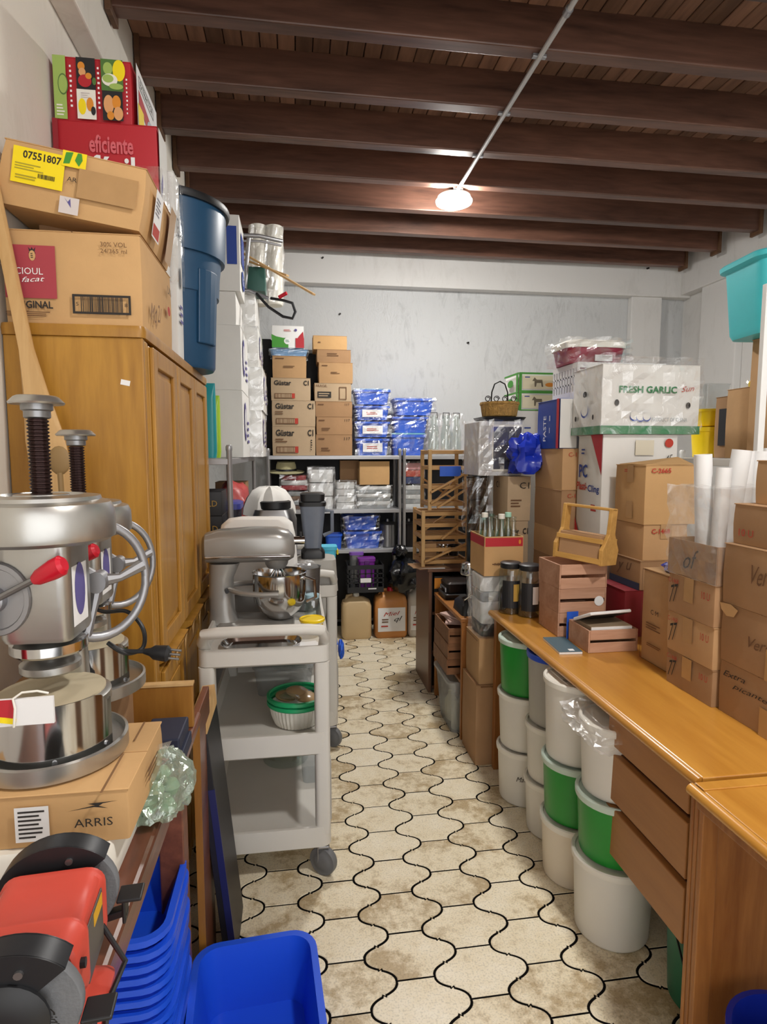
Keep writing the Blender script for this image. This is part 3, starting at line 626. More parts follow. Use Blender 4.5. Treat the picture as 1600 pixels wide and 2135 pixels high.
# ---- screw presses
def press(loc, label, s=1.0, pr=.137, rz=0.0):
    t = thing('screw_press', label, 'press', loc, (0, 0, rz)); t.scale = (s*.86, s*.86, s)
    MB().lathe([(pr-.01, 0), (pr, .004), (pr, .03), (pr-.006, .032), (pr-.008, .02), (.01, .02)], 48).build('base_pan', ALU, t, smooth=True)
    MB().lathe([(.04, .02), (.04, .085), (.104, .088), (.108, .092), (.108, .108), (.1, .112), (.01, .112)], 40).build('lower_plate', ALU, t, smooth=True)
    MB().lathe([(.098, .1125), (.098, .116), (.01, .118)], 36).build('work_surface', mat('press_cloth', '#b9ad92', .7, var=.1), t, smooth=True)
    g = MB(); n = 26; lo = []
    for e in (.128, .1305):
        for zz in (.021, .098): lo.append((e, zz))
    L = []
    for k in range(n+1):
        a = math.radians(165+185*k/n); ca, sa = math.cos(a), math.sin(a); zt = .122 if 1 < k < n-2 else (.118 if 0 < k < n-1 else .105)
        L.append([(ca*.1155, sa*.1155, .021), (ca*.118, sa*.118, .021), (ca*.118, sa*.118, zt), (ca*.1155, sa*.1155, zt)])
    g.loft(L).build('steel_guard', STEEL, t, smooth=True)
    for a in (-20, -70, 195): MB().tube([(math.cos(math.radians(a))*.1175, math.sin(math.radians(a))*.1175, .03), (math.cos(math.radians(a))*.121, math.sin(math.radians(a))*.121, .03)], .005, 8).build('screw_head', STEEL_B, t)
    # upper plate, hub
    MB().lathe([(.01, .150), (.05, .151), (.055, .155), (.055, .166), (.04, .172), (.02, .176)], 40).build('upper_plate', ALU, t, smooth=True)
    MB().lathe([(.022, .17), (.022, .185), (.066, .186), (.07, .19), (.07, .205), (.05, .212), (.05, .222)], 32).build('spindle', STEEL, t, smooth=True)
    # square head with rounded corners
    MB().rlofts([(.120, .13, .02, .214), (.128, .137, .022, .222), (.128, .137, .022, .380)]).build('head', ALU, t, smooth=True)
    MB().add([(.0648, -.05, .235), (.0648, .03, .235), (.0648, .03, .335), (.0648, -.05, .335)], [(0, 1, 2, 3)]).build('maker_plate', PAPER, t)
    MB().add([(.0654, -.01+.028*math.cos(2*PI*k/20), .293+.045*math.sin(2*PI*k/20)) for k in range(20)], [tuple(range(20))]).build('maker_mark', INK_PU, t)
    MB().lathe([(.07, .372), (.118, .374), (.128, .380), (.13, .388), (.129, .425), (.122, .438), (.106, .443), (.104, .449), (.075, .452), (.072, .447), (.05, .446), (.048, .452), (.02, .452)], 48).build('cap', ALU, t, smooth=True)
    # threaded spindle and button
    th = [(.017, .44)]; z = .445
    while z < .575: th += [(.0195, z), (.0195, z+.002), (.0165, z+.003), (.0165, z+.0045)]; z += .006
    MB().lathe(th, 16).build('thread', mat('thread_dark', '#33211f', .35, .7), t, smooth=False)
    MB().lathe([(.02, .576), (.0235, .578), (.0235, .588), (.028, .590), (.028, .599)], 20).build('nut', STEEL_B, t, smooth=True)
    MB().lathe([(.03, .599), (.047, .599), (.049, .602), (.039, .611), (.034, .613), (.01, .6135)], 36).build('button', ALU, t, smooth=True)
    # rear column
    MB().rlofts([(.07, .04, .012, .02, 0, .115), (.06, .035, .012, .30, 0, .10), (.07, .04, .012, .376, 0, .09)]).build('column', ALU, t, smooth=True)
    # hand wheel behind the head
    cx, cy, cz, R = .066, .1, .285, .105
    w_ = MB().tube([(cx+R*.8*math.cos(2*PI*k/40), cy+R*.5*math.cos(2*PI*k/40), cz+R*math.sin(2*PI*k/40)) for k in range(40)], .009, 10, closed=True)
    wo = w_.build('hand_wheel', ALU_D, t, smooth=True)
    for a in (12, 132, 252): MB().tube([(cx, cy, cz), (cx+R*.36*math.cos(math.radians(a)), cy+R*.22*math.cos(math.radians(a)), cz+R*.45*math.sin(math.radians(a))-.008), (cx+R*.78*math.cos(math.radians(a)), cy+R*.48*math.cos(math.radians(a)), cz+R*.97*math.sin(math.radians(a)))], [.014, .008, .012], 8).build('spoke', ALU_D, wo, smooth=True)
    MB().tube([(cx, cy-.02, cz), (cx, cy+.015, cz)], .02, 16).build('wheel_hub', ALU_D, wo, smooth=True)
    # capstan hub with levers and red grips
    hx, hz = -.06, .29
    hub = MB(); s0 = 0; hub.lathe([(.058, 0), (.06, .003), (.058, .008), (.05, .008), (.048, .004), (.02, .004), (.018, .02), (.008, .024)], 32); hub.xf(Matrix.Translation((hx, -.068, hz)) @ Matrix.Rotation(PI/2, 4, 'X'))
    ho = hub.build('capstan_hub', ALU_D, t, smooth=True)
    for a, L_ in ((24, .115), (118, .15), (262, .10)):
        d = Vector((math.cos(math.radians(a)), -.18, math.sin(math.radians(a)))).normalized(); p0 = Vector((hx, -.086, hz)); p1 = p0+d*L_
        lv = MB().tube([p0, p1], .0055, 8).build('lever', STEEL_B, ho, smooth=True)
        MB().tube([p1-d*.028, p1-d*.018, p1+d*.012, p1+d*.03, p1+d*.036], [.008, .0125, .0165, .0165, .011], 14).build('red_grip', REDKNOB, ho, smooth=True)
    return t
press((-.418, 1.075, 1.0005), 'front screw press of cast aluminium with curved steel guard, on the modem carton')
press((-.462, 1.38, .9997), 'rear screw press of cast aluminium standing closest to the wardrobe', .93, .150)
# printed card held in the front press
t = thing('printed_card', 'red white and yellow card strip tied with twine on the front press', 'card', (-.43, .966, 1.104)); MB().box(-.12, .055, -.004, .002, .0, .042).build('sheet', PAPER, t, rot=(0, .0, .05))
MB().box(-.12, .0, -.0052, -.004, .008, .042).build('red_print', RED_P, t, rot=(0, 0, .05)); MB().box(-.05, .0, -.0056, -.005, .003, .012).build('yellow_print', YEL_P, t, rot=(0, .2, .05))
MB().tube([(.0, -.008, .0), (.004, -.01, .03), (.0, -.006, .044), (.012, -.003, .052), (.03, .006, .05), (.045, .01, .044)], .0018, 6).build('twine', WHITE_PL, t, smooth=True)
# power cords
def cord(label, pts, plug, d, m=BLACK):
    P = []
    for i in range(len(pts)-1):
        a0, a1, a2, a3 = [Vector(pts[max(0, min(len(pts)-1, i+k))]) for k in (-1, 0, 1, 2)]
        for q in range(8):
            u = q/8; P.append(.5*((2*a1)+(-a0+a2)*u+(2*a0-5*a1+4*a2-a3)*u*u+(-a0+3*a1-3*a2+a3)*u**3))
    P.append(Vector(pts[-1])); t = thing('power_cord', label, 'cord', P[0]); o = P[0]
    MB().tube([p-o for p in P], .0042, 8).build('cable', m, t, smooth=True)
    if plug:
        d = Vector(d).normalized(); q = P[-1]-o
        MB().tube([q, q+d*.012, q+d*.02, q+d*.045, q+d*.05], [.005, .008, .014, .016, .012], 10).build('plug', m, t, smooth=True)
        s = d.orthogonal().normalized()
        for e in (-1, 0, 1): MB().tube([q+d*.05+s*(e*.009), q+d*.07+s*(e*.009)], .0025, 6).build('prong', STEEL_B, t)
    return t
def pp(px, py, Y): return hit(px, py, Y=Y)
cord('black power cord looping over the rear press with its plug sticking out', [pp(172, 1255, 1.27), pp(215, 1275, 1.27), pp(265, 1275, 1.24), pp(298, 1310, 1.22), pp(298, 1350, 1.22), pp(262, 1362, 1.2), pp(225, 1340, 1.19), pp(255, 1356, 1.2), pp(300, 1358, 1.2)], True, (1, -.1, -.12))
cord('black power cord hanging down between the presses, plug downwards', [pp(162, 1300, 1.19), pp(170, 1330, 1.2), pp(178, 1355, 1.2), pp(180, 1380, 1.2)], True, (0, 0, -1))
# ---- paddle and spoon leaning on the wardrobe
t = thing('wooden_paddle', 'long pale wooden stirring paddle leaning on the wardrobe', 'paddle', (0, 0, 0)); b = MB()
A, B_ = pp(120, 1040, 1.665), pp(-2, 452, 1.732); ax = (B_-A).normalized(); sd = Vector((0, 1, 0)).cross(ax).normalized(); nr = ax.cross(sd).normalized(); Ln = (B_-A).length
A0 = A-ax*.56; lp = []
for s_, hw, ht in ((0, .042, .007), (.35, .050, .008), (.58, .052, .008), (.72, .047, .009), (.84, .03, .010), (.95, .018, .011), (1.15, .0165, .012), (1.46, .016, .012)):
    p = A0+ax*s_; lp.append([p+sd*(hw*a_)+nr*(ht*c_) for a_, c_ in ((-1, -.3), (-.8, -1), (.8, -1), (1, -.3), (1, .3), (.8, 1), (-.8, 1), (-1, .3))])
b.loft(lp).build('paddle_body', PADDLE, t, smooth=True)
p = pp(124, 960, 1.60); sp = MB(); q = []
for i in range(9):
    th_ = PI*i/8; q.append([(p.x+.026*math.sin(th_)*math.cos(2*PI*k/16), p.y+.008*math.sin(th_)*math.sin(2*PI*k/16), p.z-.036*math.cos(th_)) for k in range(16)])
t = thing('wooden_spoon', 'brown wooden spoon standing bowl up beside the paddle', 'spoon', (0, 0, 0)); sp.loft(q).build('spoon_bowl', mat('spoon_wood', '#8f7349', .6), t, smooth=True)
MB().tube([(p.x, p.y, p.z-.03), (p.x+.012, p.y-.01, 1.0)], .007, 8).build('spoon_handle', mat('spoon_wood', '#8f7349', .6), t, smooth=True)
# ---- small things at the far end of the bench
t = thing('gift_box', 'two stacked small navy boxes tied with red ribbon on the bench end', 'box', (-.292, 1.36, .8405)); MB().box(-.045, .042, -.06, .06, 0, .03).build('lower_box', mat('navy_card', '#20263c', .6), t, bevel=.003); MB().box(-.047, .036, -.055, .062, .0305, .064).build('upper_box', mat('navy_card', '#20263c', .6), t, bevel=.004)
MB().tube([(-.04, -.062, .028), (-.015, -.066, .034), (.01, -.063, .022), (-.005, -.066, .012), (-.02, -.063, .03)], .005, 6).build('ribbon', RED_P, t, smooth=True)
t = thing('knotted_bag', 'clear plastic bag of green balls tied shut on the bench edge', 'bag', (-.268, 1.14, .8405))
for k in range(10):
    a = k*.628; MB().lathe([(.001, -.017), (.011, -.013), (.017, 0), (.011, .013), (.001, .017)], 10).build('green_ball', mat('pale_green', '#9fb89a', .5), t, loc=(.028*math.cos(a)*(1 if k % 2 else .5), .03*math.sin(a), .02+.02*(k % 3)), smooth=True)
bg = lump(.066, .072, .062, 4, .26, 5.5, 44, .1); bg.build('bag_film', BAGGREEN, t); MB().tube([(0, 0, .10), (.004, 0, .108), (.02, .01, .122), (-.02, 0, .125)], [.012, .008, .014, .003], 8).build('knot', FILM2, t)
tag(MB().box(-.02, .02, -.06, .06, 0, .05).build('pink_pouch', mat('pink_cloth', '#b02a5a', .7), loc=(-.33, 1.28, .8405), bevel=.012), 'small crimson pouch beside the navy boxes on the bench', 'pouch')
t = thing('paper_sheet', 'white paper sheets lying along the bench edge under the grinder', 'paper', (-.36, .80, .8403)); MB().box(-.06, .045, -.14, .14, 0, .002).build('sheet', PAPER, t, rot=(0, 0, .08)); MB().box(-.05, .045, -.15, .10, .0022, .0035).build('sheet', PAPER, t, rot=(0, 0, -.05))
# ---- bench grinder
def grinder():
    t = thing('bench_grinder', 'red bench grinder with black wheel guards at the front of the bench', 'grinder', (-.307, .715, .8405), (0, 0, math.radians(4)))
    t.scale = (.93, .70, .86)
    A = .118    # axle height
    MB().rlofts([(.15, .17, .02, 0), (.15, .17, .02, .012), (.11, .13, .02, .03), (.10, .12, .02, .05)]).build('foot', SALMON, t, smooth=True)
    b = MB(); lp = []
    for y, w_, h_ in ((-.095, .115, .098), (-.09, .123, .106), (-.05, .126, .109), (-.046, .131, .113), (-.038, .131, .113), (-.034, .126, .109), (.07, .126, .109), (.074, .131, .113), (.084, .131, .113), (.088, .12, .104)):
        lp.append([(x, y, A+z) for x, z in rr(w_, h_, .024, 5)])
    b.loft(lp).build('motor_housing', SALMON, t, smooth=True)
    MB().box(.0625, .0645, -.04, .06, A-.045, A+.035).build('rating_plate', mat('plate_grey', '#5a5550', .4, .3), t, bevel=.001)
    MB().box(.0645, .0652, .0, .055, A+.012, A+.03).build('maker_label', mat('label_yellow', '#d9a418', .5), t)
    MB().tube([(.061, -.072, A+.01), (.068, -.072, A+.01)], .007, 10).build('screw_recess', BLACK, t)
    MB().box(-.05, .04, -.03, .03, .02, .05).build('switch_box', BLACK, t, bevel=.004)
    for s, yy in ((-1, -.125), (1, .125)):
        w = MB(); w.lathe([(.012, -.010), (.074, -.010), (.0755, -.008), (.0755, .008), (.074, .010), (.012, .010)], 40); w.xf(Matrix.Translation((0, yy, A)) @ Matrix.Rotation(PI/2, 4, 'X')); wo = w.build('grinding_wheel', STONE, t, smooth=True)
        f = MB(); f.lathe([(.03, -.013), (.03, .013), (.006, .018)], 24); f.xf(Matrix.Translation((0, yy, A)) @ Matrix.Rotation(PI/2*(1 if s < 0 else -1), 4, 'X')); f.build('flange', BLACK, t, smooth=True)
        # guard: arc shell with side discs, open to the right front
        g = MB(); n = 30; outer = []; a0, a1 = math.radians(42), math.radians(275)
        L = []
        for k in range(n+1):
            a = a0+(a1-a0)*k/n; ca, sa = math.cos(a), math.sin(a)
            L.append([(ca*.084, yy-.021, A+sa*.084), (ca*.084, yy+.021, A+sa*.084), (ca*.081, yy+.021, A+sa*.081), (ca*.081, yy-.021, A+sa*.081)])
        g.loft(L)
        for ys in (yy-.0225, yy+.0195):
            fr = [(.0, ys), ]; pts = [(math.cos(a0+(a1-a0)*k/n)*.084, A+math.sin(a0+(a1-a0)*k/n)*.084) for k in range(n+1)]
            poly = pts+[(-.005, A-.03), (.005, A+.01)]
            g.prism(poly, 'y', ys, ys+.003)
        g.build('wheel_guard', GUARD, t, smooth=True)
        cap = MB(); cap.lathe([(.05, 0), (.05, .005), (.042, .012), (.02, .016), (.002, .017)], 28); cap.xf(Matrix.Translation((-.004, yy-.0225, A)) @ Matrix.Rotation(PI/2, 4, 'X')); 
        if s < 0: cap.build('guard_cover', BLACK, t, smooth=True)
        for a in (75, 150): MB().tube([(math.cos(math.radians(a))*.062, yy-.027, A+math.sin(math.radians(a))*.062), (math.cos(math.radians(a))*.062, yy-.02, A+math.sin(math.radians(a))*.062)], .005, 10).build('bolt', STEEL_B, t)
        # tool rest
        r_ = MB(); r_.box(.074, .108, yy-.022, yy+.022, A-.022, A-.016); r_.box(.08, .085, yy-.016, yy+.016, A-.06, A-.022); r_.bar((.04, yy, A-.055), (.085, yy, A-.045), .02, .012); r_.build('tool_rest', BLACK, t, bevel=.002)
        if s < 0:
            V, F_ = shape2d('hand', .05, .018, 'Gimeg'); MB().add([(.045+x*.35+y, yy-.0105, A-.02-x*.9) for x, y in V], F_).build('pencil_scribble', INK, wo)
    MB().tube([(.06, .07, A-.03), (.09, .06, .03), (.075, .0, .008), (.085, -.08, .008)], .004, 8).build('power_lead', BLACK, t, smooth=True)
grinder()
# ---- dark framed panel leaning against the bench
t = thing('leaning_panel', 'dark framed panel leaning on edge beside the carts', 'panel', (-.210, 1.83, 0), (0, math.radians(-5.5), 0))
MB().box(-.018, .018, -.11, .11, .003, .78).build('panel', mat('panel_dark', '#17171d', .45, var=.1), t, bevel=.002); MB().box(.0, .019, -.111, -.105, .003, .55).build('edge_strip', mat('panel_navy', '#1d2152', .4), t); MB().box(-.019, .019, -.111, .111, .72, .782).build('pale_corner', PADDLE, t)
# ---- blue tubs
def nested(n, loc, gap):
    base = None
    for k in range(n):
        lab = 'blue plastic tub on top of the nested stack beside the bench' if k == n-1 else 'blue plastic tub nested in the stack beside the bench'
        if base is None:
            mb = tub_mesh(.40, .27, .13, .82, .05, .012, .003, 5, .014); t = thing('blue_tub', lab, 'tub', loc, group='nested blue tubs'); body = mb.build('tub_body', BLUE, t, smooth=True); base = t
            for yy in (-.1485, .1485): MB().box(-.06, .06, yy-.001, yy+.001, .085, .116).build('rim_rib', BLUE2, t)
        else: t = dup(base, (loc[0]+.003*math.sin(k*2.1), loc[1]+.003*math.cos(k*1.3), loc[2]+gap*k), label=lab)
nested(15, (-.490, 1.375, .0005), .0265)
t = thing('blue_bus_tub', 'single bright blue bus tub lying open on the tiles in front of the cart', 'tub', (-.112, 1.375, .001), (0, 0, math.radians(4)))
tub_mesh(.302, .44, .17, .86, .055, .014, .004, 6, .02).build('tub_body', BLUE, t, smooth=True); MB().lathe([(.001, 0), (.006, .001), (.005, .004), (.001, .005)], 10).build('crumb', mat('pink_crumb', '#d9a0a8', .6), t, loc=(.03, -.06, .0045), smooth=True)
# ---- utility carts
def cart(loc, label):
    t = thing('utility_cart', label, 'cart', loc, group=None); W, D = .445, .82
    def tray(z0, z1, w, d, nm):
        b = MB(); b.rlofts([(w-.02, d-.02, .03, z0), (w, d, .035, z0+.008), (w, d, .035, z1), (w-.022, d-.022, .03, z1), (w-.045, d-.045, .025, z0+.025), (.02, .02, .005, z0+.024)], 5, cap1=True); return b.build(nm, GREY_PL, t, smooth=True)
    tray(.795, .86, W, D, 'top_tray'); tray(.465, .548, W, D, 'middle_shelf'); tray(.118, .2, W, D, 'bottom_shelf')
    for sx in (-1, 1):
        for sy in (-1, 1):
            b = MB(); x, y = sx*(W/2-.028), sy*(D/2-.034)
            b.rlofts([(.05, .062, .014, .17, x, y), (.054, .066, .016, .2, x, y), (.054, .066, .016, .50, x, y), (.05, .06, .014, .52, x, y), (.052, .064, .015, .56, x, y), (.054, .066, .016, .80, x, y)], 4); b.build('leg', GREY_PL, t, smooth=True)
            cs = MB().box(x-.02, x+.02, y-.022, y+.022, .108, .118).build('caster', ALU_D, t, bevel=.003)
            for q in (-1, 1): MB().prism([(y-.012, .112), (y+.018, .112), (y+.008, .04), (y-.004, .04)], 'x', x+q*.02-.0015, x+q*.02+.0015).build('fork', ALU_D, cs)
            wv = MB(); wv.lathe([(.008, -.016), (.03, -.016), (.034, -.013), (.05, -.013), (.052, -.009), (.052, .009), (.05, .013), (.034, .013), (.03, .016), (.008, .016)], 32); wv.xf(Matrix.Translation((x, y, .053)) @ Matrix.Rotation(math.radians(55*sx if sy < 0 else 0), 4, 'Z') @ Matrix.Rotation(PI/2, 4, 'Y')); wv.build('wheel', mat('caster_grey', '#6b6c6e', .55), cs, smooth=True)
        # side recess strips
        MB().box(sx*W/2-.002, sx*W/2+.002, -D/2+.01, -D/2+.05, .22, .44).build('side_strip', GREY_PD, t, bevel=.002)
    y0 = -D/2
    for sy in (-1, 1):
        pts = [(-W/2+.02, sy*(D/2-.05), .85), (-W/2+.016, sy*(D/2-.02), .885), (-W/2+.03, sy*(D/2+.02), .922), (-W/2+.075, sy*(D/2+.032), .93), (0, sy*(D/2+.034), .932), (W/2-.075, sy*(D/2+.032), .93), (W/2-.03, sy*(D/2+.02), .922), (W/2-.016, sy*(D/2-.02), .885), (W/2-.02, sy*(D/2-.05), .85)]
        MB().tube(pts, .019, 12).build('handle', GREY_PL, t, smooth=True)
    return t
c1 = cart((-.112, 2.445, 0), 'grey plastic three-shelf cart carrying the stand mixer')
c2 = cart((-.02, 3.40, 0), 'grey plastic cart behind the mixer cart, carrying the blender')
CT, CM = .8205, .4905
# ---- stand mixer
def mixer(loc, rz, label):
    t = thing('stand_mixer', label, 'mixer', loc, (0, 0, rz))
    MB().rlofts([(.30, .20, .05, 0), (.31, .21, .055, .006), (.30, .20, .05, .022), (.20, .16, .05, .03, -.05)], 6).build('foot', MIXERGREY, t, smooth=True)
    MB().rlofts([(.12, .13, .045, .02, -.13), (.10, .11, .04, .06, -.135), (.095, .10, .04, .2, -.135), (.12, .11, .045, .262, -.12)], 6).build('column', MIXERGREY, t, smooth=True)
    b = MB(); lp = []
    for x, hw, hh, cz in ((-.205, .02, .02, .32), (-.203, .045, .045, .322), (-.19, .062, .058, .325), (-.14, .07, .066, .33), (0, .073, .07, .334), (.09, .072, .069, .333), (.135, .064, .060, .328), (.155, .045, .044, .322), (.16, .02, .02, .318)):
        lp.append([(x, yy, cz+zz) for yy, zz in rr(hw*2, hh*2, min(hw, hh)*.72, 5)])
    b.loft(lp).build('motor_head', MIXERGREY, t, smooth=True)
    MB().box(-.19, .145, -.0745, .0745, .288, .300).build('trim_band', STEEL, t, bevel=.005)
    MB().tube([(.155, 0, .345), (.20, 0, .345)], .017, 18).build('hub', STEEL, t, smooth=True); MB().tube([(.185, 0, .362), (.185, 0, .38)], .006, 10).build('hub_knob', BLACK, t, smooth=True)
    MB().lathe([(.035, .235), (.045, .25), (.05, .272)], 24, .085).build('beater_shaft', MIXERGREY, t, smooth=True)
    bo = MB().lathe([(.045, .03), (.05, .032), (.055, .04), (.085, .065), (.103, .10), (.108, .14), (.108, .215), (.112, .219), (.109, .220), (.105, .21), (.105, .14), (.10, .10), (.08, .068), (.03, .05), (.004, .048)], 40, .095).build('bowl', STEEL, t, smooth=True)
    MB().tube([(.095+.108*math.cos(a), .108*math.sin(a), z) for a, z in ((-.4, .19), (-.35, .2), (-.35, .2))]+[(.235, -.05, .19), (.24, -.052, .12), (.205, -.042, .10)], .007, 8).build('bowl_handle', STEEL, bo, smooth=True)
    for s in (-1, 1): MB().tube([(-.10, s*.05, .16), (-.05, s*.095, .155), (.03, s*.118, .15), (.095, s*.119, .15)], .011, 8).build('bowl_arm', MIXERGREY, t, smooth=True)
    wh = []
    for k in range(6):
        a = k*PI/6*1.0; wh.append(MB().tube([(.09+.012*math.cos(a), .012*math.sin(a), .235), (.09+.05*math.cos(a), .05*math.sin(a), .17), (.09+.04*math.cos(a), .04*math.sin(a), .10), (.09, 0, .075), (.09-.04*math.cos(a), -.04*math.sin(a), .10), (.09-.05*math.cos(a), -.05*math.sin(a), .17), (.09-.012*math.cos(a), -.012*math.sin(a), .235)], .0022, 5))
    w_ = MB()
    for q in wh: w_.add(q.v, q.f)
    w_.build('wire_whip', STEEL, t, smooth=True)
    MB().tube([(-.11, -.055, .16), (-.105, -.085, .16)], .008, 8).build('lift_lever', BLACK, t); 
    return t
mixer((-.165, 2.47, CT), 0, 'grey stand mixer with steel bowl on the front cart')
t = thing('mixer_pad', 'crumpled foil and white packing wedge behind the mixer bowl', 'packing', (-.03, 2.66, CT)); lump(.05, .05, .03, 9, .3, 2, 16, .1).build('foil', mat('foil', '#c9ccd4', .2, .9, bump=.5, bs=30), t)
# covered second mixer and steel pail behind
t = thing('covered_mixer', 'second mixer wholly covered by a draped white cloth on the front cart', 'mixer', (-.17, 2.745, CT))
MB().rlofts([(.26, .13, .04, 0), (.24, .12, .04, .3), (.14, .1, .04, .36)], 4).build('mixer_body', MIXERGREY, t, smooth=True)
b = MB(); lp = []
for z, w_, d_ in ((.08, .36, .15), (.18, .35, .145), (.32, .335, .14), (.385, .31, .12), (.41, .25, .10), (.416, .15, .06)):
    L = []
    for k, (x, y) in enumerate(rr(w_, d_, .04, 8)):
        f = .012*math.sin(k*1.7)*(1-max(0, (z-.3)/.12)); L.append((x*(1+f), y*(1+f*2), z+.006*noise.noise(Vector((x*9, y*9, z*5)))))
    lp.append(L)
b.loft(lp, cap0=False).build('cloth_cover', WHITECLOTH, t, smooth=True)
t = thing('steel_pail', 'tall grey steel pail with crumpled foil beside the covered mixer', 'pail', (.035, 2.71, CT)); MB().lathe([(.06, 0), (.065, .004), (.072, .19), (.075, .193), (.07, .19), (.062, .006), (.01, .005)], 32).build('pail_body', STEEL_B, t, smooth=True); lump(.06, .06, .025, 3, .3, 3, 18, .3).build('crumpled_film', FILM2, t, loc=(0, 0, .175))
# margarine tub, glass jar, paper
t = thing('margarine_tub', 'round white margarine tub with yellow lid by the mixer', 'tub', (.058, 2.335, CT)); MB().lathe([(.038, 0), (.04, .002), (.047, .05)], 32).build('tub_body', WHITE_PL, t, smooth=True); MB().lathe([(.049, .046), (.05, .048), (.05, .056), (.046, .058), (.044, .055), (.01, .055)], 32).build('lid', YELLOW, t, smooth=True)
V = [(math.radians(-100+9*k), z) for z in (.012, .04) for k in range(9)]; MB().add([(math.cos(a)*(.0405+.15*z*.9), math.sin(a)*(.0405+.15*z*.9), z) for a, z in V], [(k, k+1, k+10, k+9) for k in range(8)]).build('printed_band', YELLOW, t)
t = thing('glass_jar', 'clear glass jar with pale blue lid behind the margarine tub', 'jar', (.066, 2.60, CT)); MB().lathe([(.03, 0), (.034, .004), (.034, .065), (.028, .075)], 24).build('jar_body', GLASS, t, smooth=True); MB().lathe([(.03, .074), (.031, .076), (.031, .09), (.01, .092)], 24).build('lid', mat('pale_blue', '#a8c8d4', .4), t, smooth=True)
t = thing('paper_slip', 'loose white paper slips on the front cart tray', 'paper', (.03, 2.17, CT)); MB().box(-.05, .05, -.035, .035, .0, .002).build('slip', PAPER, t, rot=(0, 0, .3)); MB().box(-.04, .05, -.03, .03, .0025, .004).build('slip', PAPER, t, rot=(0, 0, -.15))
t = thing('foil_roll', 'steel tray lying under the mixer on the front cart', 'tray', (-.13, 2.19, CT)); MB().rlofts([(.26, .12, .05, 0), (.29, .14, .06, .018), (.285, .135, .06, .018), (.255, .115, .05, .003)], 6).build('tray_body', STEEL, t, smooth=True)
# colander with green rim on the middle shelf, translucent box behind
t = thing('colander', 'ribbed white basket with green rim filled with glass lids, middle shelf', 'colander', (-.005, 2.27, CM)); b = MB(); lp = []
for r_, z in ((.075, 0), (.085, .004), (.098, .04), (.104, .078)): lp.append([((r_+(.0018 if k % 2 else -.0018))*math.cos(2*PI*k/80), (r_+(.0018 if k % 2 else -.0018))*math.sin(2*PI*k/80), z) for k in range(80)])
lp += [[((r_)*math.cos(2*PI*k/80), (r_)*math.sin(2*PI*k/80), z) for k in range(80)] for r_, z in ((.1, .078), (.09, .04), (.075, .006))]
b.loft(lp).build('basket', WHITE_PL, t, smooth=True)
for z in (.078, .098): MB().lathe([(.102, z), (.112, z), (.115, z+.004), (.114, z+.015), (.105, z+.017), (.102, z+.012)], 48, cap0=False, cap1=False).build('green_rim', GREEN_LID, t, smooth=True)
for k, (x, y) in enumerate(((-.05, .03), (.03, .05), (.04, -.03), (-.03, -.04), (0, 0))):
    MB().lathe([(.042, .0), (.043, .004), (.03, .012), (.006, .015)], 24).build('glass_lid', GLASS if k % 2 else mat('amber_lid', '#a08560', .2), t, loc=(x*.8, y*.8, .092+.006*k), rot=(.12*(-1)**k, .1, 0), smooth=True)
t = thing('clear_box', 'translucent plastic box with lid at the back of the middle shelf', 'box', (-.06, 2.62, CM)); MB().rlofts([(.22, .18, .03, 0), (.25, .2, .03, .12)], 5).build('box_body', MILKY_C, t, smooth=True); MB().rlofts([(.265, .215, .035, .12), (.265, .215, .035, .132), (.24, .19, .03, .135)], 5).build('lid', MILKY_C, t, smooth=True)
t = thing('green_lid_bowl', 'wide green lid resting on the translucent box', 'lid', (-.05, 2.62, CM+.1355)); MB().lathe([(.09, 0), (.1, .004), (.1, .016), (.08, .02), (.01, .02)], 36).build('lid', GREEN_LID, t, smooth=True)
t = thing('glass_bowl', 'clear glass bowl upside down at the back of the bottom shelf', 'bowl', (-.06, 2.66, .1455)); MB().lathe([(.1, 0), (.098, .03), (.07, .06), (.02, .07)], 32).build('bowl_body', GLASS, t, smooth=True)
t = thing('wire_basket', 'ribbed clear plastic basket beside the glass bowl, bottom shelf', 'basket', (.06, 2.5, .1455)); MB().rlofts([(.09, .14, .02, 0), (.1, .16, .02, .06)], 4).build('basket_body', MILKY_C, t, smooth=True)
# ---- blender on the second cart
BZ = .8205
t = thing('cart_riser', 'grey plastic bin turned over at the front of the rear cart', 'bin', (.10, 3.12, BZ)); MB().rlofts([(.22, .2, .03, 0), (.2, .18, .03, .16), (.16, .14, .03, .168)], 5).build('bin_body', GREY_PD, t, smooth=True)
t = thing('blender', 'tall blender with black lid and smoky jug on the rear cart', 'blender', (.085, 3.10, BZ+.1685)); MB().rlofts([(.12, .12, .02, 0), (.12, .12, .02, .03), (.09, .09, .02, .05)], 4).build('base', BLACK, t, smooth=True)
MB().rlofts([(.085, .085, .02, .05), (.095, .095, .02, .1), (.128, .128, .025, .265)], 5).build('jug', mat('smoky_jug', '#6c7482', .18, var=.08, vs=12), t, smooth=True)
MB().rlofts([(.135, .135, .03, .265), (.137, .137, .03, .285), (.12, .12, .03, .29), (.125, .125, .03, .325), (.1, .1, .03, .332)], 5).build('lid', BLACK, t, smooth=True); MB().tube([(.06, 0, .24), (.1, 0, .235), (.1, 0, .13), (.055, 0, .11)], .01, 8).build('handle', mat('smoky_jug', '#6c7482', .18), t, smooth=True)
t = thing('covered_machine', 'grey kitchen machine with black top under white cloth, rear cart', 'machine', (-.115, 3.32, BZ)); MB().rlofts([(.24, .24, .05, 0), (.24, .24, .05, .34), (.2, .2, .05, .40)], 5).build('body', STEEL_B, t, smooth=True); MB().lathe([(.085, .40), (.09, .405), (.09, .44), (.08, .445)], 28).build('black_top', BLACK, t, smooth=True)
b = MB(); lp = []
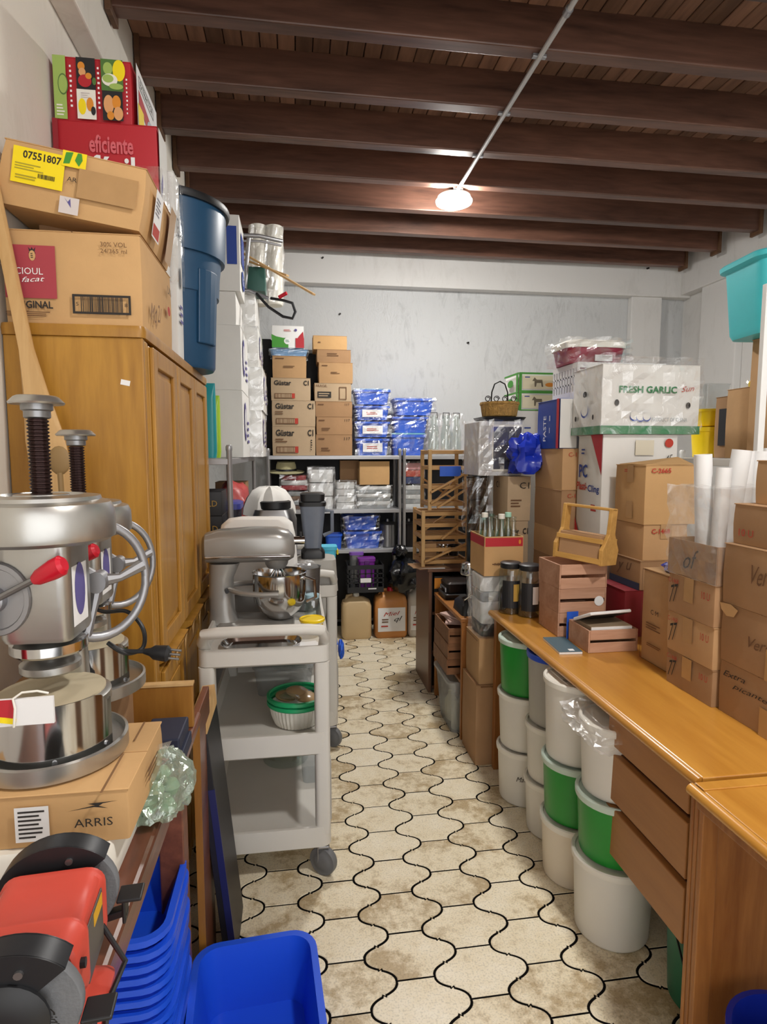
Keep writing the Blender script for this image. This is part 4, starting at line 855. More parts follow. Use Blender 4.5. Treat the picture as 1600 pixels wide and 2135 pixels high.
for z, r_ in ((.36, .14), (.40, .135), (.45, .12), (.49, .09), (.51, .05), (.512, .01)): lp.append([((r_+.012*math.sin(k*1.3)*(1 if z < .45 else .3))*math.cos(2*PI*k/28)-.03, (r_+.01*math.sin(k*2.1))*math.sin(2*PI*k/28)+.06, z+.01*math.sin(k*.9)) for k in range(28)])
b.loft(lp, cap0=False).build('cloth', WHITECLOTH, t, smooth=True)
t = thing('cyan_tub', 'small cyan plastic container perched on the rear cart edge', 'container', (.185, 3.46, BZ)); MB().rlofts([(.07, .09, .015, 0), (.08, .1, .015, .15), (.095, .115, .02, .15), (.095, .115, .02, .17)], 4).build('body', mat('cyan_plastic', '#4cc0e0', .4), t, smooth=True); MB().box(.045, .055, -.03, .03, .12, .15).build('latch', YELLOW, t, bevel=.003)
t = thing('spice_jar', 'small jar with orange contents beside the cyan container', 'jar', (.105, 3.35, BZ)); MB().lathe([(.03, 0), (.034, .004), (.034, .16), (.025, .17), (.025, .18)], 20).build('jar_body', mat('paprika', '#a2432a', .3), t, smooth=True); MB().lathe([(.028, .18), (.028, .195), (.01, .196)], 20).build('lid', WHITE_PL, t, smooth=True)
t = thing('blue_cloth', 'blue rag hanging over the lower shelf of the rear cart', 'cloth', (.155, 3.05, .548)); MB().box(-.02, .05, -.05, .05, .002, .006).build('rag_top', BLUE2, t); lump(.016, .05, .05, 8, .3, 3, 14).build('rag_hang', BLUE2, t, loc=(.068, 0, -.09))
# ================================================================== RACKS AT THE BACK
def rack(label, x0, x1, y0, y1, zs, ztop, name='storage_rack', m=None, lip=.03, r=.014, back=False, side=False):
    m = m or RACKMET; t = thing(name, label, 'rack', ((x0+x1)/2, (y0+y1)/2, 0)); w, d = (x1-x0)/2, (y1-y0)/2
    for sx in (-1, 1):
        for sy in (-1, 1):
            p = MB().lathe([(r*1.3, 0), (r*1.3, .015), (r, .02), (r, ztop-.03), (r*1.15, ztop-.025), (r*1.15, ztop-.008), (r*.8, ztop)], 14, sx*(w-r), sy*(d-r)); p.build('post', m, t, smooth=True)
    if side: MB().box(-w+.004, -w+.010, -d+.02, d-.02, .05, zs[0]-.03).build('shade_sheet', mat('black_sheet', '#1b1b1e', .7), t)  # added black sheet, imitates shade on the wall beside the shelves
    if back: MB().box(-w+.01, w-.01, d-.012, d-.006, .05, zs[0]-.03).build('shade_sheet', mat('black_sheet', '#1b1b1e', .7), t)  # added black sheet, imitates the shaded wall behind the shelves
    for z in zs:
        sh = MB().box(-w+.012, w-.012, -d+.012, d-.012, z-.014, z).build('shelf', m, t, bevel=.002)
        for s in (-1, 1): MB().box(-w+.01, w-.01, s*(d-.008)-.006, s*(d-.008)+.006, z-lip, z-.001).build('shelf_rail', m, sh, bevel=.002)
        for s in (-1, 1): MB().box(s*(w-.008)-.006, s*(w-.008)+.006, -d+.01, d-.01, z-lip, z-.001).build('shelf_rail', m, sh, bevel=.002)
        for k in range(1, 6): MB().box(-w+.01, w-.01, -d+2*d*k/6-.003, -d+2*d*k/6+.003, z, z+.0015).build('shelf_rib', m, sh)
    return t
YR = 4.955
xa, xb = hit(556, 1000, Y=YR).x, hit(838, 1000, Y=YR).x
Z1, Z2, Z3 = 1.50, hit(700, 1063, Y=YR).z, hit(700, 1147, Y=YR).z
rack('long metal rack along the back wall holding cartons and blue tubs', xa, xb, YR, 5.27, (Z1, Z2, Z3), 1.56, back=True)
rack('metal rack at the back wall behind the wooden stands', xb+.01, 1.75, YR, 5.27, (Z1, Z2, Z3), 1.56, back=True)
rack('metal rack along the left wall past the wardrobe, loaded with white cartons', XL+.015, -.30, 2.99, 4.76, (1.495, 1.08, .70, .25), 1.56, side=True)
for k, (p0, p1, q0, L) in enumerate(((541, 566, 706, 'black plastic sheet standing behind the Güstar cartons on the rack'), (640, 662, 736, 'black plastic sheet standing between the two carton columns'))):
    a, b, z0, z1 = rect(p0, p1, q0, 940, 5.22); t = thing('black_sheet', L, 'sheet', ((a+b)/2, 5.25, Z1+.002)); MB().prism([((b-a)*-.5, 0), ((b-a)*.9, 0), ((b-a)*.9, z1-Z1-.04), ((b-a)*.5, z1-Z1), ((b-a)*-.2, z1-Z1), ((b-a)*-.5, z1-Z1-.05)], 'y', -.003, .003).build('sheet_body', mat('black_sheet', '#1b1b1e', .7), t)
Z1 += .002; Z2 += .002; Z3 += .002
# ---- cartons on the long rack
def rc(label, px0, px1, py0, py1, z0, d=.26, m=CARD, P=(), Y=YR+.03, **k):
    a, b, z_, z1 = rect(px0, px1, py0, py1, Y); z1 = max(z1, z0+.03)
    carton(label, a, b, Y, Y+d, z0, z1, m, P=P, **k); return z1+.001
def gui(n): return [('f', 'bold', .30, .78, .42, .22, INK, 'Güstar'), ('f', 'bold', .88, .78, .13, .22, INK, 'C1'), ('f', 'rect', .35, .20, .50, .22, INK_BR), ('f', 'bar', .32, .20, .40, .16, CARD_G), ('f', 'rect', .56, .2, .07, .22, INK_R), ('f', 'lines', .22, .52, .28, .16, INK_BR, 2), ('f', 'lines', .9, .36, .04, .4, INK, 5)][:n]
z = rc('bottom brown carton lettered Güstar in the rack stack beside the white cartons', 568, 658, 889, 944, Z1, P=gui(7), m=CARD_G)
z = rc('middle brown carton lettered Güstar, second from the rack shelf', 567, 658, 835, 888, z, P=gui(6), m=CARD_G)
z = rc('upper brown carton lettered Güstar beneath the plain open carton', 565, 648, 788, 834, z, P=gui(5), m=CARD_G)
z = rc('plain brown carton with torn tape under the pale blue tray', 568, 639, 742, 787, z, m=CARD, P=[('f', 'lines', .25, .88, .3, .1, INK_BR, 1), ('f', 'lines', .5, .5, .35, .12, INK_BR, 2)], d=.24)
a, b, z0, z1 = rect(563, 642, 727, 742, YR+.03)
t = thing('blue_tray', 'pale blue wrapped tray on top of the plain carton', 'tray', ((a+b)/2, YR+.15, z)); MB().rlofts([(b-a-.03, .22, .02, 0), (b-a, .25, .025, .045), (b-a+.01, .26, .03, .05)], 4).build('tray_body', mat('pale_blue_plastic', '#7fa9d4', .35), t, smooth=True); film(t, b-a+.01, .26, .055, 2, .008, n=6)
z += .066
a, b, z0, z1 = rect(567, 634, 676, 722, YR+.05)
t = carton('white milk multipack with green and red print on the blue tray', a, b, YR+.05, YR+.2, z, z+(z1-z0), mat('white_print_card', '#e6e6e4', .5), P=[('f', 'rect', .26, .22, .5, .44, GREEN_P), ('f', 'poly', .24, .5, .48, .2, GREEN_P, [(-.5,-.5),(.5,-.5),(.1,-.2),(-.2,.0),(-.5,.5)]), ('f', 'rect', .86, .22, .26, .44, RED_P), ('f', 'poly', .87, .55, .24, .4, RED_P, [(-.5,-.5),(.5,-.5),(.4,.5),(-.1,.0)]), ('f', 'disc', .48, .3, .2, .3, INK_W), ('f', 'lines', .48, .3, .12, .12, INK_GN, 2), ('f', 'lines', .5, .78, .25, .1, INK_R, 2), ('f', 'disc', .74, .8, .08, .12, INK_PU)], tape=None, name='milk_pack')
# second column
z = Z1
RP = [('f', 'lines', .2, .8, .25, .14, INK_BR, 1), ('f', 'text', .85, .8, .16, .14, INK, '117'), ('f', 'lines', .3, .3, .3, .2, INK_BR, 2)]
z = rc('reddish brown carton at the foot of the stack beside the blue tubs', 659, 735, 906, 944, z, P=RP, m=CARD_D)
z = rc('reddish brown carton marked 117, second in the stack by the blue tubs', 660, 735, 869, 905, z, P=RP, m=CARD_D)
z = rc('reddish brown carton, third in the stack by the blue tubs', 658, 735, 837, 868, z, P=RP[:2], m=CARD_D)
z = rc('brown carton with a black frame print and two bars, fourth beside the tubs', 656, 733, 799, 836, z, m=CARD_G, P=[('f', 'text', .2, .85, .3, .14, INK_BR, 'FRAGIL'), ('f', 'rect', .27, .36, .36, .34, INK), ('f', 'lines', .27, .36, .3, .24, CARD_G, 2), ('f', 'frame', .76, .45, .2, .7, INK_BR, .006)])
z = rc('plain tan carton, the widest of three on top of the framed-print carton', 665, 736, 756, 798, z, m=CARD, P=[('f', 'lines', .2, .85, .2, .1, INK_BR, 1), ('f', 'lines', .5, .5, .3, .12, INK_BR, 2)])
z = rc('plain pinkish tan carton just below the topmost one', 661, 732, 729, 755, z, m=CARD_D, P=[('f', 'lines', .5, .6, .4, .3, INK_BR, 2)])
z = rc('small open-flapped tan carton topmost by the rough wall', 653, 724, 700, 728, z, m=CARD_Y, P=[('f', 'lines', .2, .5, .1, .2, INK_BR, 1)])
# ---- wrapped blue tubs on the long rack
def blue_tub(label, px0, px1, py0, py1, z0, Y=YR+.04, d=.24, lab=True, wrap=True, lid=None, seed=1, m=None):
    a, b, z_, z1 = rect(px0, px1, py0, py1, Y); h = z1-z_; w_ = b-a
    t = thing('storage_tub', label, 'tub', ((a+b)/2, Y+d/2, z0)); 
    MB().rlofts([(w_*.82, d*.84, .025, 0), (w_*.93, d*.93, .03, h*.82), (w_, d, .03, h*.82), (w_, d, .03, h*.94), (w_*.95, d*.95, .028, h*.95), (w_*.85, d*.85, .02, h*.55), (.02, .02, .004, h*.5)], 5).build('tub_body', m or BLUE2, t, smooth=True)
    if lid: MB().rlofts([(w_*.99, d*.99, .03, h*.95), (w_, d, .03, h), (w_*.9, d*.9, .03, h+.004)], 5).build('lid', lid, t, smooth=True)
    if lab:
        l = MB().box(-w_*.28, w_*.28, -d*.47-.004, -d*.47-.0025, h*.2, h*.7).build('paper_label', PAPER, t); prints(l, w_*.56, d*.94+.008, h, [('f', 'lines', .5, .45, .6, .2, INK_R, 2)])
    if wrap: film(t, w_*1.01, d*1.02, h*1.0, seed, .012, n=6)
    return z0+h+.006
z = Z1
for k, (p0, p1, q0, q1, L) in enumerate(((741, 814, 907, 944, 'wrapped blue tub with paper label, lowest beside the reddish cartons'), (740, 815, 872, 906, 'wrapped blue tub with paper label, second beside the reddish cartons'), (739, 815, 840, 871, 'wrapped blue tub with paper label, third beside the reddish cartons'))):
    z = blue_tub(L, p0, p1, q0, q1, z, seed=30+k)
z = blue_tub('wrapped blue tub with pale lid topmost beside the reddish cartons', 738, 816, 806, 838, z, lab=False, lid=mat('pale_blue_plastic', '#7fa9d4', .35), seed=34)
z = Z1
z = blue_tub('wrapped blue tub with a teal lid at the rack post', 816, 890, 898, 944, z, lab=False, lid=mat('pale_teal', '#79b7c9', .35), seed=41)
z = blue_tub('wrapped blue tub second from the shelf at the rack post', 818, 896, 862, 897, z, lab=False, seed=42)
z = blue_tub('wide wrapped blue tub topmost at the rack post', 822, 908, 824, 861, z, lab=False, seed=43)
# ---- second shelf of the long rack
def pxc(px, py, Y): p = hit(px, py, Y=Y); return p
def pack(name, label, px0, px1, py0, py1, z0, m, Y=YR+.04, d=.2, cat='package', wrap=True, layers=4, seed=1, wm=None):
    a, b, z_, z1 = rect(px0, px1, py0, py1, Y); h = z1-z_; t = thing(name, label, cat, ((a+b)/2, Y+d/2, z0)); r = random.Random(seed)
    for k in range(layers):
        e = r.uniform(.9, 1.0); MB().rlofts([((b-a)*e*.97, d*e*.97, .02, h*k/layers), ((b-a)*e, d*e, .025, h*(k+.5)/layers), ((b-a)*e*.98, d*e*.98, .02, h*(k+.92)/layers)], 4).build('layer', m if not isinstance(m, (list, tuple)) else m[k % len(m)], t, smooth=True)
    if wrap: film(t, (b-a)*1.04, d*1.05, h*1.03, seed+60, .014, wm or FILM, n=7)
    return z0+h+.012
GREYT = mat('grey_tray', '#8f9496', .4); WHITET = mat('white_tray', '#d2d4d4', .45); REDT = mat('red_tray', '#9a3038', .45); BROWNT = mat('brown_stuff', '#6e5547', .7)
z = pack('wrapped_trays', 'wrapped dark trays under the straw hat', 575, 642, 1022, 1060, Z2, [BROWNT, GREYT], seed=1, layers=4)
z = pack('wrapped_cups', 'wrapped crimson cups stacked beneath the straw hat', 585, 642, 990, 1021, z, [REDT, WHITET], seed=2, layers=3)
t = thing('straw_hat', 'olive straw hat on the second rack shelf', 'hat', (pxc(597, 985, 5.08).x, 5.08, z+.012)); MB().lathe([(.15, .0), (.15, .004), (.085, .012), (.08, .06), (.07, .085), (.03, .09), (.005, .088)], 32).build('hat_body', mat('straw', '#aaa47e', .8, bump=.4, bs=80), t, smooth=True, rot=(.1, 0, 0)); MB().lathe([(.087, .014), (.084, .03), (.08, .03)], 32, cap0=False, cap1=False).build('hat_band', BLACK, t, smooth=True, rot=(.1, 0, 0))
z = pack('plastic_bundle', 'bulky bundle of clear and white plastic bags on the second shelf', 643, 697, 975, 1060, Z2, WHITET, seed=3, layers=3, wm=FILM2)
z = pack('clear_pouch_pile', 'crumpled pile of clear plastic pouches by the grey trays', 700, 742, 1004, 1060, Z2, WHITET, seed=4, layers=4, wm=FILM2)
z = pack('clear_tray_stack', 'stack of clear lidded trays supporting the tan carton', 744, 817, 1013, 1060, Z2, [GREYT, WHITET], seed=5, layers=6)
rc('tan carton lying on the stack of clear lidded trays', 750, 813, 962, 1011, z, m=CARD_Y, d=.18, Y=YR+.04)
a, b, z0, z1 = rect(709, 749, 960, 1003, 5.19); t = carton('brown carton pushed behind the clear pouches', a, b, 5.20, 5.262, Z2, z1, CARD_D, tape=None)
z = pack('white_tray_stack', 'stack of white trays on the rack behind the wooden stand', 840, 886, 1012, 1060, Z2, [WHITET, GREYT], seed=6, layers=5)
z = pack('folded_cloth_pile', 'red and navy folded packs on the white trays', 843, 884, 966, 1010, z, [mat('navy_pack', '#2b3a66', .6), mat('red_pack', '#b04a3c', .6), mat('pink_pack', '#b98080', .6)], seed=7, layers=3)
# ---- third shelf
z = blue_tub('wrapped blue tub, the lower of a pair on the third rack shelf', 718, 798, 1108, 1145, Z3, lab=False, seed=51)
z = blue_tub('wrapped blue tub, the upper of a pair on the third rack shelf', 716, 791, 1077, 1107, z, lab=False, seed=52)
z = blue_tub('small blue tub alone at the end of the third rack shelf', 678, 715, 1112, 1145, Z3, lab=False, wrap=False, Y=YR+.03, d=.14)
for k, (px, L) in enumerate(((808, 'dark steel pot nearest the blue tubs on the third shelf'), (852, 'dark steel pot behind the rack post, third shelf'), (892, 'dark steel pot half hidden by the wooden stand'))):
    p = pxc(px, 1120, 5.1); t = thing('steel_pot', L, 'pot', (p.x, 5.1, Z3)); MB().lathe([(.07, 0), (.075, .006), (.075, .19), (.08, .194), (.072, .19), (.07, .01), (.01, .009)], 28).build('pot_body', DARKMET if k else STEEL_B, t, smooth=True); MB().lathe([(.078, .195), (.06, .21), (.015, .214), (.012, .235), (.002, .236)], 28).build('lid', STEEL_B, t, smooth=True)
# ---- floor below the rack: jugs, black crate, bags
def jug(label, px0, px1, py0, py1, m, capm, lab=False, Y=4.805):
    a, b, z_, z1 = rect(px0, px1, py0, py1, Y); w_ = b-a; d = .17; h = z1-.0
    t = thing('jug', label, 'jug', ((a+b)/2, Y+d/2, .0005))
    MB().rlofts([(w_*.9, d*.9, .03, 0), (w_, d, .04, .02), (w_, d, .04, h*.72), (w_*.92, d*.92, .05, h*.82), (w_*.5, d*.5, .03, h*.9), (w_*.32, d*.3, .02, h*.92)], 6).build('body', m, t, smooth=True)
    MB().lathe([(.026, h*.9), (.026, h*.98), (.02, h)], 16).build('cap', capm, t, smooth=True)
    MB().tube([(-w_*.35, 0, h*.8), (-w_*.3, 0, h*.93), (-.03, 0, h*.95)], .014, 8).build('handle', m, t, smooth=True)
    if lab:
        MB().box(-w_*.42, w_*.42, -d/2-.002, -d/2-.0005, h*.14, h*.62).build('paper_label', PAPER, t); prints(t, w_, d+.006, h, [('f', 'hand', .5, .5, .5, .08, INK_R, 'Miel'), ('f', 'lines', .35, .36, .3, .1, INK_BR, 2), ('f', 'hand', .7, .38, .25, .12, INK, 'ql'), ('f', 'lines', .3, .25, .25, .06, INK_R, 1)])
JUGC = mat('jug_cream', '#c8ad82', .45, var=.06, vs=4); JUGO = mat('jug_amber', '#c48548', .4, var=.1, vs=5); JUGW = mat('jug_white', '#cfcac2', .45)
jug('cream plastic jug of cloudy liquid below the black crate', 714, 776, 1240, 1330, JUGC, WHITE_PL)
jug('amber jug with a handwritten white label and red cap', 783, 851, 1228, 1332, JUGO, REDKNOB, True)
jug('whitish jug with label beside the amber one', 853, 900, 1222, 1331, JUGW, WHITE_PL, True)
def vent_crate(label, x0, x1, y0, y1, z0, h, m, name='plastic_crate', bars=6, rows=4):
    t = thing(name, label, 'crate', ((x0+x1)/2, (y0+y1)/2, z0)); w_, d = x1-x0, y1-y0
    MB().box(-w_/2, w_/2, -d/2, d/2, 0, .006).build('base', m, t)
    def side(nm, ax):
        b = MB(); L = w_ if ax == 'x' else d
        def put(s, u0, u1, q0, q1):
            if ax == 'x': b.box(u0, u1, s*d/2-.004, s*d/2+.004, q0, q1)
            else: b.box(s*w_/2-.004, s*w_/2+.004, u0, u1, q0, q1)
        for s in (-1, 1):
            b = MB(); put(s, -L/2, L/2, 0, h*.2); put(s, -L/2, L/2, h*.85, h)
            for k in range(bars+1): u = -L/2+L*k/bars; put(s, max(-L/2, u-.006), min(L/2, u+.006), h*.2, h*.85)
            for k in range(1, rows): put(s, -L/2, L/2, h*(.2+.65*k/rows)-.004, h*(.2+.65*k/rows)+.004)
            b.build('side_wall', m, t)
    side('a', 'x'); side('b', 'y'); return t
a, b, z0, z1 = rect(726, 800, 1183, 1240, 4.79); jt = .392
t = vent_crate('black slatted plastic crate resting across the jugs', a, b, 4.80, 5.06, jt, z1-z0, BLACK)
prints(t, b-a, .27, z1-z0, [('f', 'rect', .5, .45, .3, .16, INK_W), ('f', 'lines', .72, .14, .3, .1, INK_W, 1)])
t = thing('purple_tub', 'purple lidded container inside the black crate', 'container', (a+.16, 4.90, jt+.0075)); MB().rlofts([(.12, .1, .02, 0), (.135, .115, .02, .24), (.145, .125, .02, .24), (.145, .125, .02, .265)], 4).build('body', mat('purple_plastic', '#7a2a94', .35), t, smooth=True); MB().box(-.02, .02, -.065, -.055, .21, .25).build('latch', mat('purple_dark', '#5a1e70', .35), t, bevel=.003)
t = thing('lilac_tub', 'tall lilac container behind the purple one in the crate', 'container', (a+.085, 4.98, jt+.0075)); MB().rlofts([(.1, .1, .02, 0), (.11, .11, .02, .28)], 4).build('body', MILKY_C, t, smooth=True); MB().rlofts([(.118, .118, .02, .28), (.118, .118, .02, .305)], 4).build('lid', mat('lilac', '#7f52b0', .4), t, smooth=True)
p = hit(840, 1200, Y=4.9); t = thing('garbage_bag', 'large crumpled black garbage bag on the jugs', 'bag', (p.x-.01, 4.81, .40)); lump(.14, .15, .14, 7, .3, 2.4, 30, .1).build('bag_body', BLACKBAG, t, smooth=True); lump(.06, .05, .05, 8, .5, 3, 18).build('bag_knot', BLACKBAG, t, loc=(-.03, 0, .27), smooth=True)
# ---- white cartons on the left rack
WP = [('r', 'disc', .3, .55, .3, .6, INK_PU), ('r', 'disc', .3, .55, .2, .4, WCARD), ('r', 'lines', .7, .4, .3, .4, INK_PU, 4)]
def wcart(label, x1, y0, y1, z0, z1, wrap, P=(), seed=1, x0=XL+.02):
    t = carton(label, x0, x1, y0, y1, z0, z1, WCARD, P=P, tape=None, name='white_carton'); 
    if wrap: film(t, x1-x0+.004, y1-y0+.006, z1-z0-.004, seed, .010, FILM, n=6)
    return t
ys = 3.52; zz = [1.497]+[hit(480, q, Y=ys).z for q in (812, 676, 606)]
wcart('large white carton at the foot of the near stack on the left rack', hit(507, 880, Y=ys).x, ys, 4.02, zz[0], zz[1]-.001, False, WP, 1)
wcart('white carton with a stained crease, second in the near stack', hit(503, 745, Y=ys).x, ys+.005, 4.02, zz[1], zz[2]-.001, False, WP, 2)
wcart('shallow white carton third in the near stack, under the blue-print carton', hit(492, 640, Y=ys).x, ys+.01, 4.0, zz[2], zz[3]-.001, False, (), 3)
x1 = hit(500, 520, Y=ys).x; zt = hit(482, 447, Y=ys).z
carton('upright white carton with blue print on its end, top of the near stack', XL+.03, x1, ys, ys+.3, zz[3], zt, WCARD, P=[('r', 'rect', .5, .62, .6, .42, BLUE_P), ('r', 'disc', .5, .22, .6, .26, BLUE_P), ('r', 'text', .5, .22, .4, .1, INK_W, 'LE'), ('f', 'rect', .9, .6, .12, .5, BLUE_P)], tape=None, name='white_carton')
yf = 4.06; xs = [hit(q, 800, Y=yf).x for q in (545, 548, 540, 535)]; zf = [1.497, 1.80, 2.08, 2.34, 2.56]
for k, L in enumerate(('wrapped white carton at the foot of the far stack on the left rack', 'wrapped white carton with violet emblem, second in the far stack', 'wrapped white carton third in the far stack, by the corner', 'wrapped white carton topmost of the far stack, below the green box')):
    wcart(L, xs[k], yf+.01*k, 4.6, zf[k], zf[k+1]-.001, True, WP if k < 3 else (), 10+k)
a, b, z0, z1 = rect(502, 553, 562, 612, 4.08); carton('dark green box lying on the far stack of white cartons', a, b, 4.08, 4.3, zf[4], zf[4]+(z1-z0), mat('dark_green_card', '#1f4f45', .5), tape=None, name='green_box')
p = hit(565, 560, Y=4.45)
for k, (px, L) in enumerate(((540, 'wrapped white pail near the wall on top of the far stack'), (573, 'wrapped white pail beside the corner on top of the far stack'))):
    q = hit(px, 550, Y=4.47); t = thing('white_pail', L, 'pail', (q.x, 4.47, zf[4])); MB().lathe([(.075, 0), (.08, .005), (.092, .50), (.097, .505), (.097, .53), (.02, .535)], 26).build('pail_body', WHITE_PL, t, smooth=True); film(t, .17, .17, .50, 70+k, .03, FILM2, n=6, z=.01); t.scale = (.66, .8, 1)
t = thing('metal_trestle', 'grey tubular metal trestle piece hanging over the white cartons', 'trestle', (0, 0, 0)); P_ = lambda px, py, Y: hit(px, py, Y=Y)
MB().tube([P_(519, 497, 4.0), P_(515, 545, 4.0), P_(511, 602, 4.0)], .013, 10).build('tube_leg', ALU_D, t, smooth=True); MB().tube([P_(497, 490, 4.05), P_(540, 492, 4.1), P_(588, 503, 4.2)], .013, 10).build('top_rail', ALU_D, t, smooth=True); MB().tube([P_(492, 605, 4.0), P_(520, 606, 4.02), P_(560, 622, 4.0)], .011, 10).build('low_rail', ALU_D, t, smooth=True)
MB().tube([P_(500, 502, 4.05), P_(545, 503, 4.1), P_(586, 512, 4.2)], .008, 8).build('cross_rail', ALU_D, t, smooth=True)
for k, (q0, q1, L) in enumerate((((500, 524, 4.1), (655, 614, 3.75), 'thin pale wooden batten sticking out from the top of the cartons'), ((505, 540, 4.15), (600, 575, 3.95), 'shorter pale wooden batten beneath the long one')) ):
    A, B_ = P_(*q0), P_(*q1); t = thing('wood_batten', L, 'batten', A); MB().bar((0, 0, 0), B_-A, .03, .012).build('strip', PADDLE, t, bevel=.002)
t = thing('black_hose', 'black hose loop with a red handle hanging off the carton stack', 'hose', P_(535, 612, 4.0)); o = Vector(t.location)
MB().tube([P_(535, 612, 4.0)-o, P_(560, 640, 3.95)-o, P_(590, 660, 3.9)-o, P_(610, 664, 3.9)-o, P_(616, 650, 3.9)-o, P_(610, 632, 3.9)-o, P_(590, 626, 3.95)-o, P_(565, 622, 4.0)-o], .009, 8).build('hose', BLACK, t, smooth=True); MB().tube([P_(582, 620, 3.95)-o, P_(598, 611, 3.93)-o], .012, 8).build('red_handle', REDKNOB, t, smooth=True)
# bags and boxes lower on the left rack
for k, (px, col, L, zt_) in enumerate(((441, '#1f8f96', 'teal packet standing on the left rack beside the wardrobe', .36), (449, '#a5c832', 'lime green packet standing beside the teal one', .31))):
    q = hit(px, 880, Y=3.06+.07*k); t = thing('packet', L, 'packet', (q.x-.012, 3.06+.09*k, 1.497)); MB().loft([[(x, y, z_) for x, y in rr(.07*s, .05*s2, .02, 4)] for z_, s, s2 in ((0, .9, .9), (.03, 1, 1), (zt_*.8, 1, .9), (zt_, .95, .12))]).build('pouch', mat('packet_%d' % k, col, .35), t, smooth=True)
BB = mat('black_card', '#1a1718', .5); GOLD = mat('print_gold', '#b08a3c', .5)
zb = 1.082
for k, (h_, L) in enumerate(((.13, 'black gift carton with gold lettering, upper pair left rack, lower one'), (.12, 'black gift carton with gold lettering resting on its twin'))):
    carton(L, XL+.04, -.36, 3.06, 3.3, zb, zb+h_, BB, P=[('f', 'text', .82, .5, .22, .25, GOLD, 'OLD'), ('f', 'lines', .5, .3, .2, .2, GOLD, 1)], tape=None, name='gift_carton'); zb += h_+.001
carton('black carton on the lower board of the left rack', XL+.04, -.37, 3.06, 3.3, .702, .92, BB, P=[('f', 'lines', .8, .5, .25, .2, GOLD, 2)], tape=None, name='gift_carton')
t = thing('lid_tub', 'grey tub with violet blue lid on the left rack', 'tub', (-.40, 3.50, 1.082)); MB().rlofts([(.16, .2, .03, 0), (.19, .23, .03, .13)], 4).build('body', SMOKE, t, smooth=True); MB().rlofts([(.2, .24, .03, .13), (.2, .24, .03, .16), (.16, .2, .03, .17)], 4).build('lid', mat('violet_lid', '#4a4f9e', .4), t, smooth=True)
t = thing('red_bag', 'crumpled red and white plastic bag further along the left rack', 'bag', (-.40, 3.95, 1.082)); lump(.12, .16, .14, 5, .3, 2, 22, .15).build('bag_body', mat('red_bag', '#b84a48', .4, var=.3, vs=9, bump=.4, bs=14), t, smooth=True)
carton('small brown carton at the far end of the left rack', -.55, -.34, 4.3, 4.55, 1.082, 1.32, CARD_D, tape=None)
# ================================================================== RIGHT SIDE
CZ = .78
def desk(label, x0, x1, y0, y1, zt, drawers=True):
    t = thing('desk', label, 'desk', (x0, y0, 0)); W, D = x1-x0, y1-y0
    MB().box(0, W, 0, D, zt-.028, zt).build('top_board', DESK, t, bevel=.003)
    n = 10; prof = [(-.002+.016*math.cos(a)*-1, zt-.014+.015*math.sin(a)) for a in [PI/2-PI*k/n for k in range(n+1)]]
    MB().prism(prof, 'y', 0, D).build('edge_moulding', DESK, t, smooth=True)
    MB().prism([(p[0]+.012, p[1]-.024) for p in [(-.002-.01*math.cos(a), zt-.006+.008*math.sin(a)) for a in [PI/2-PI*k/n for k in range(n+1)]]], 'y', 0, D).build('lower_bead', DESKV, t, smooth=True)
    MB().box(.012, W-.02, .0, .03, 0, zt-.028).build('side_panel', DESKV, t, bevel=.002)
    MB().box(.012, W-.02, D-.03, D, 0, zt-.028).build('side_panel', DESKV, t, bevel=.002)
    MB().box(W-.04, W-.02, .03, D-.03, .2, zt-.028).build('back_panel', DESKV, t)
    for k in range(3): MB().box(.003, .03, -.002+.015*k, .012+.015*k, 0, zt-.03).build('fluted_post', DESKV, t, bevel=.004)
    MB().box(.003, .045, -.006, .0, 0, zt-.03).build('corner_strip', DESKV, t, bevel=.002)
    if drawers:
        ya, yb = .055, .43
        MB().box(.035, W-.05, .032, yb+.006, .325, zt-.029).build('drawer_case', mat('groove_shade_wood', '#5a3216', .6), t)  # case wood darkened, shade between the drawers put into its colour
        hs = [(.705, .748), (.59, .70), (.47, .58), (.318, .455)]
        for (a, b) in ((.655, .748), (.488, .632), (.318, .466)):
            d_ = MB().box(.008, .034, ya, yb, a, b).build('drawer', DRAWER, t, bevel=.003)
            MB().box(.026, .0345, ya, yb, b+.0005, b+.0035).build('finger_groove', mat('groove_shade_wood', '#5a3216', .6), d_)  # groove shade painted with the same darkened wood
    return t
desk('long varnished desk with three drawers carrying the carton stacks', .915, 1.70, 1.20, 2.705, CZ)
t = thing('writing_table', 'varnished desk top butted against the drawer end of the long desk', 'desk', (.885, .2, 0))
MB().box(0, .8, 0, .99, CZ-.028, CZ-.004).build('top_board', DESK, t, bevel=.003)
MB().prism([(-.002-.016*math.cos(a), CZ-.018+.014*math.sin(a)) for a in [PI/2-PI*k/10 for k in range(11)]], 'y', 0, .99).build('edge_moulding', DESK, t, smooth=True)
MB().box(.004, .022, .05, .98, CZ-.06, CZ-.028).build('rail', DESKV, t, bevel=.003); MB().box(0, .8, .955, .985, CZ-.004, CZ-.0005).build('end_strip', DESK, t, bevel=.001)
MB().box(.02, .78, .0, .03, 0, CZ-.028).build('side_panel', DESKV, t)
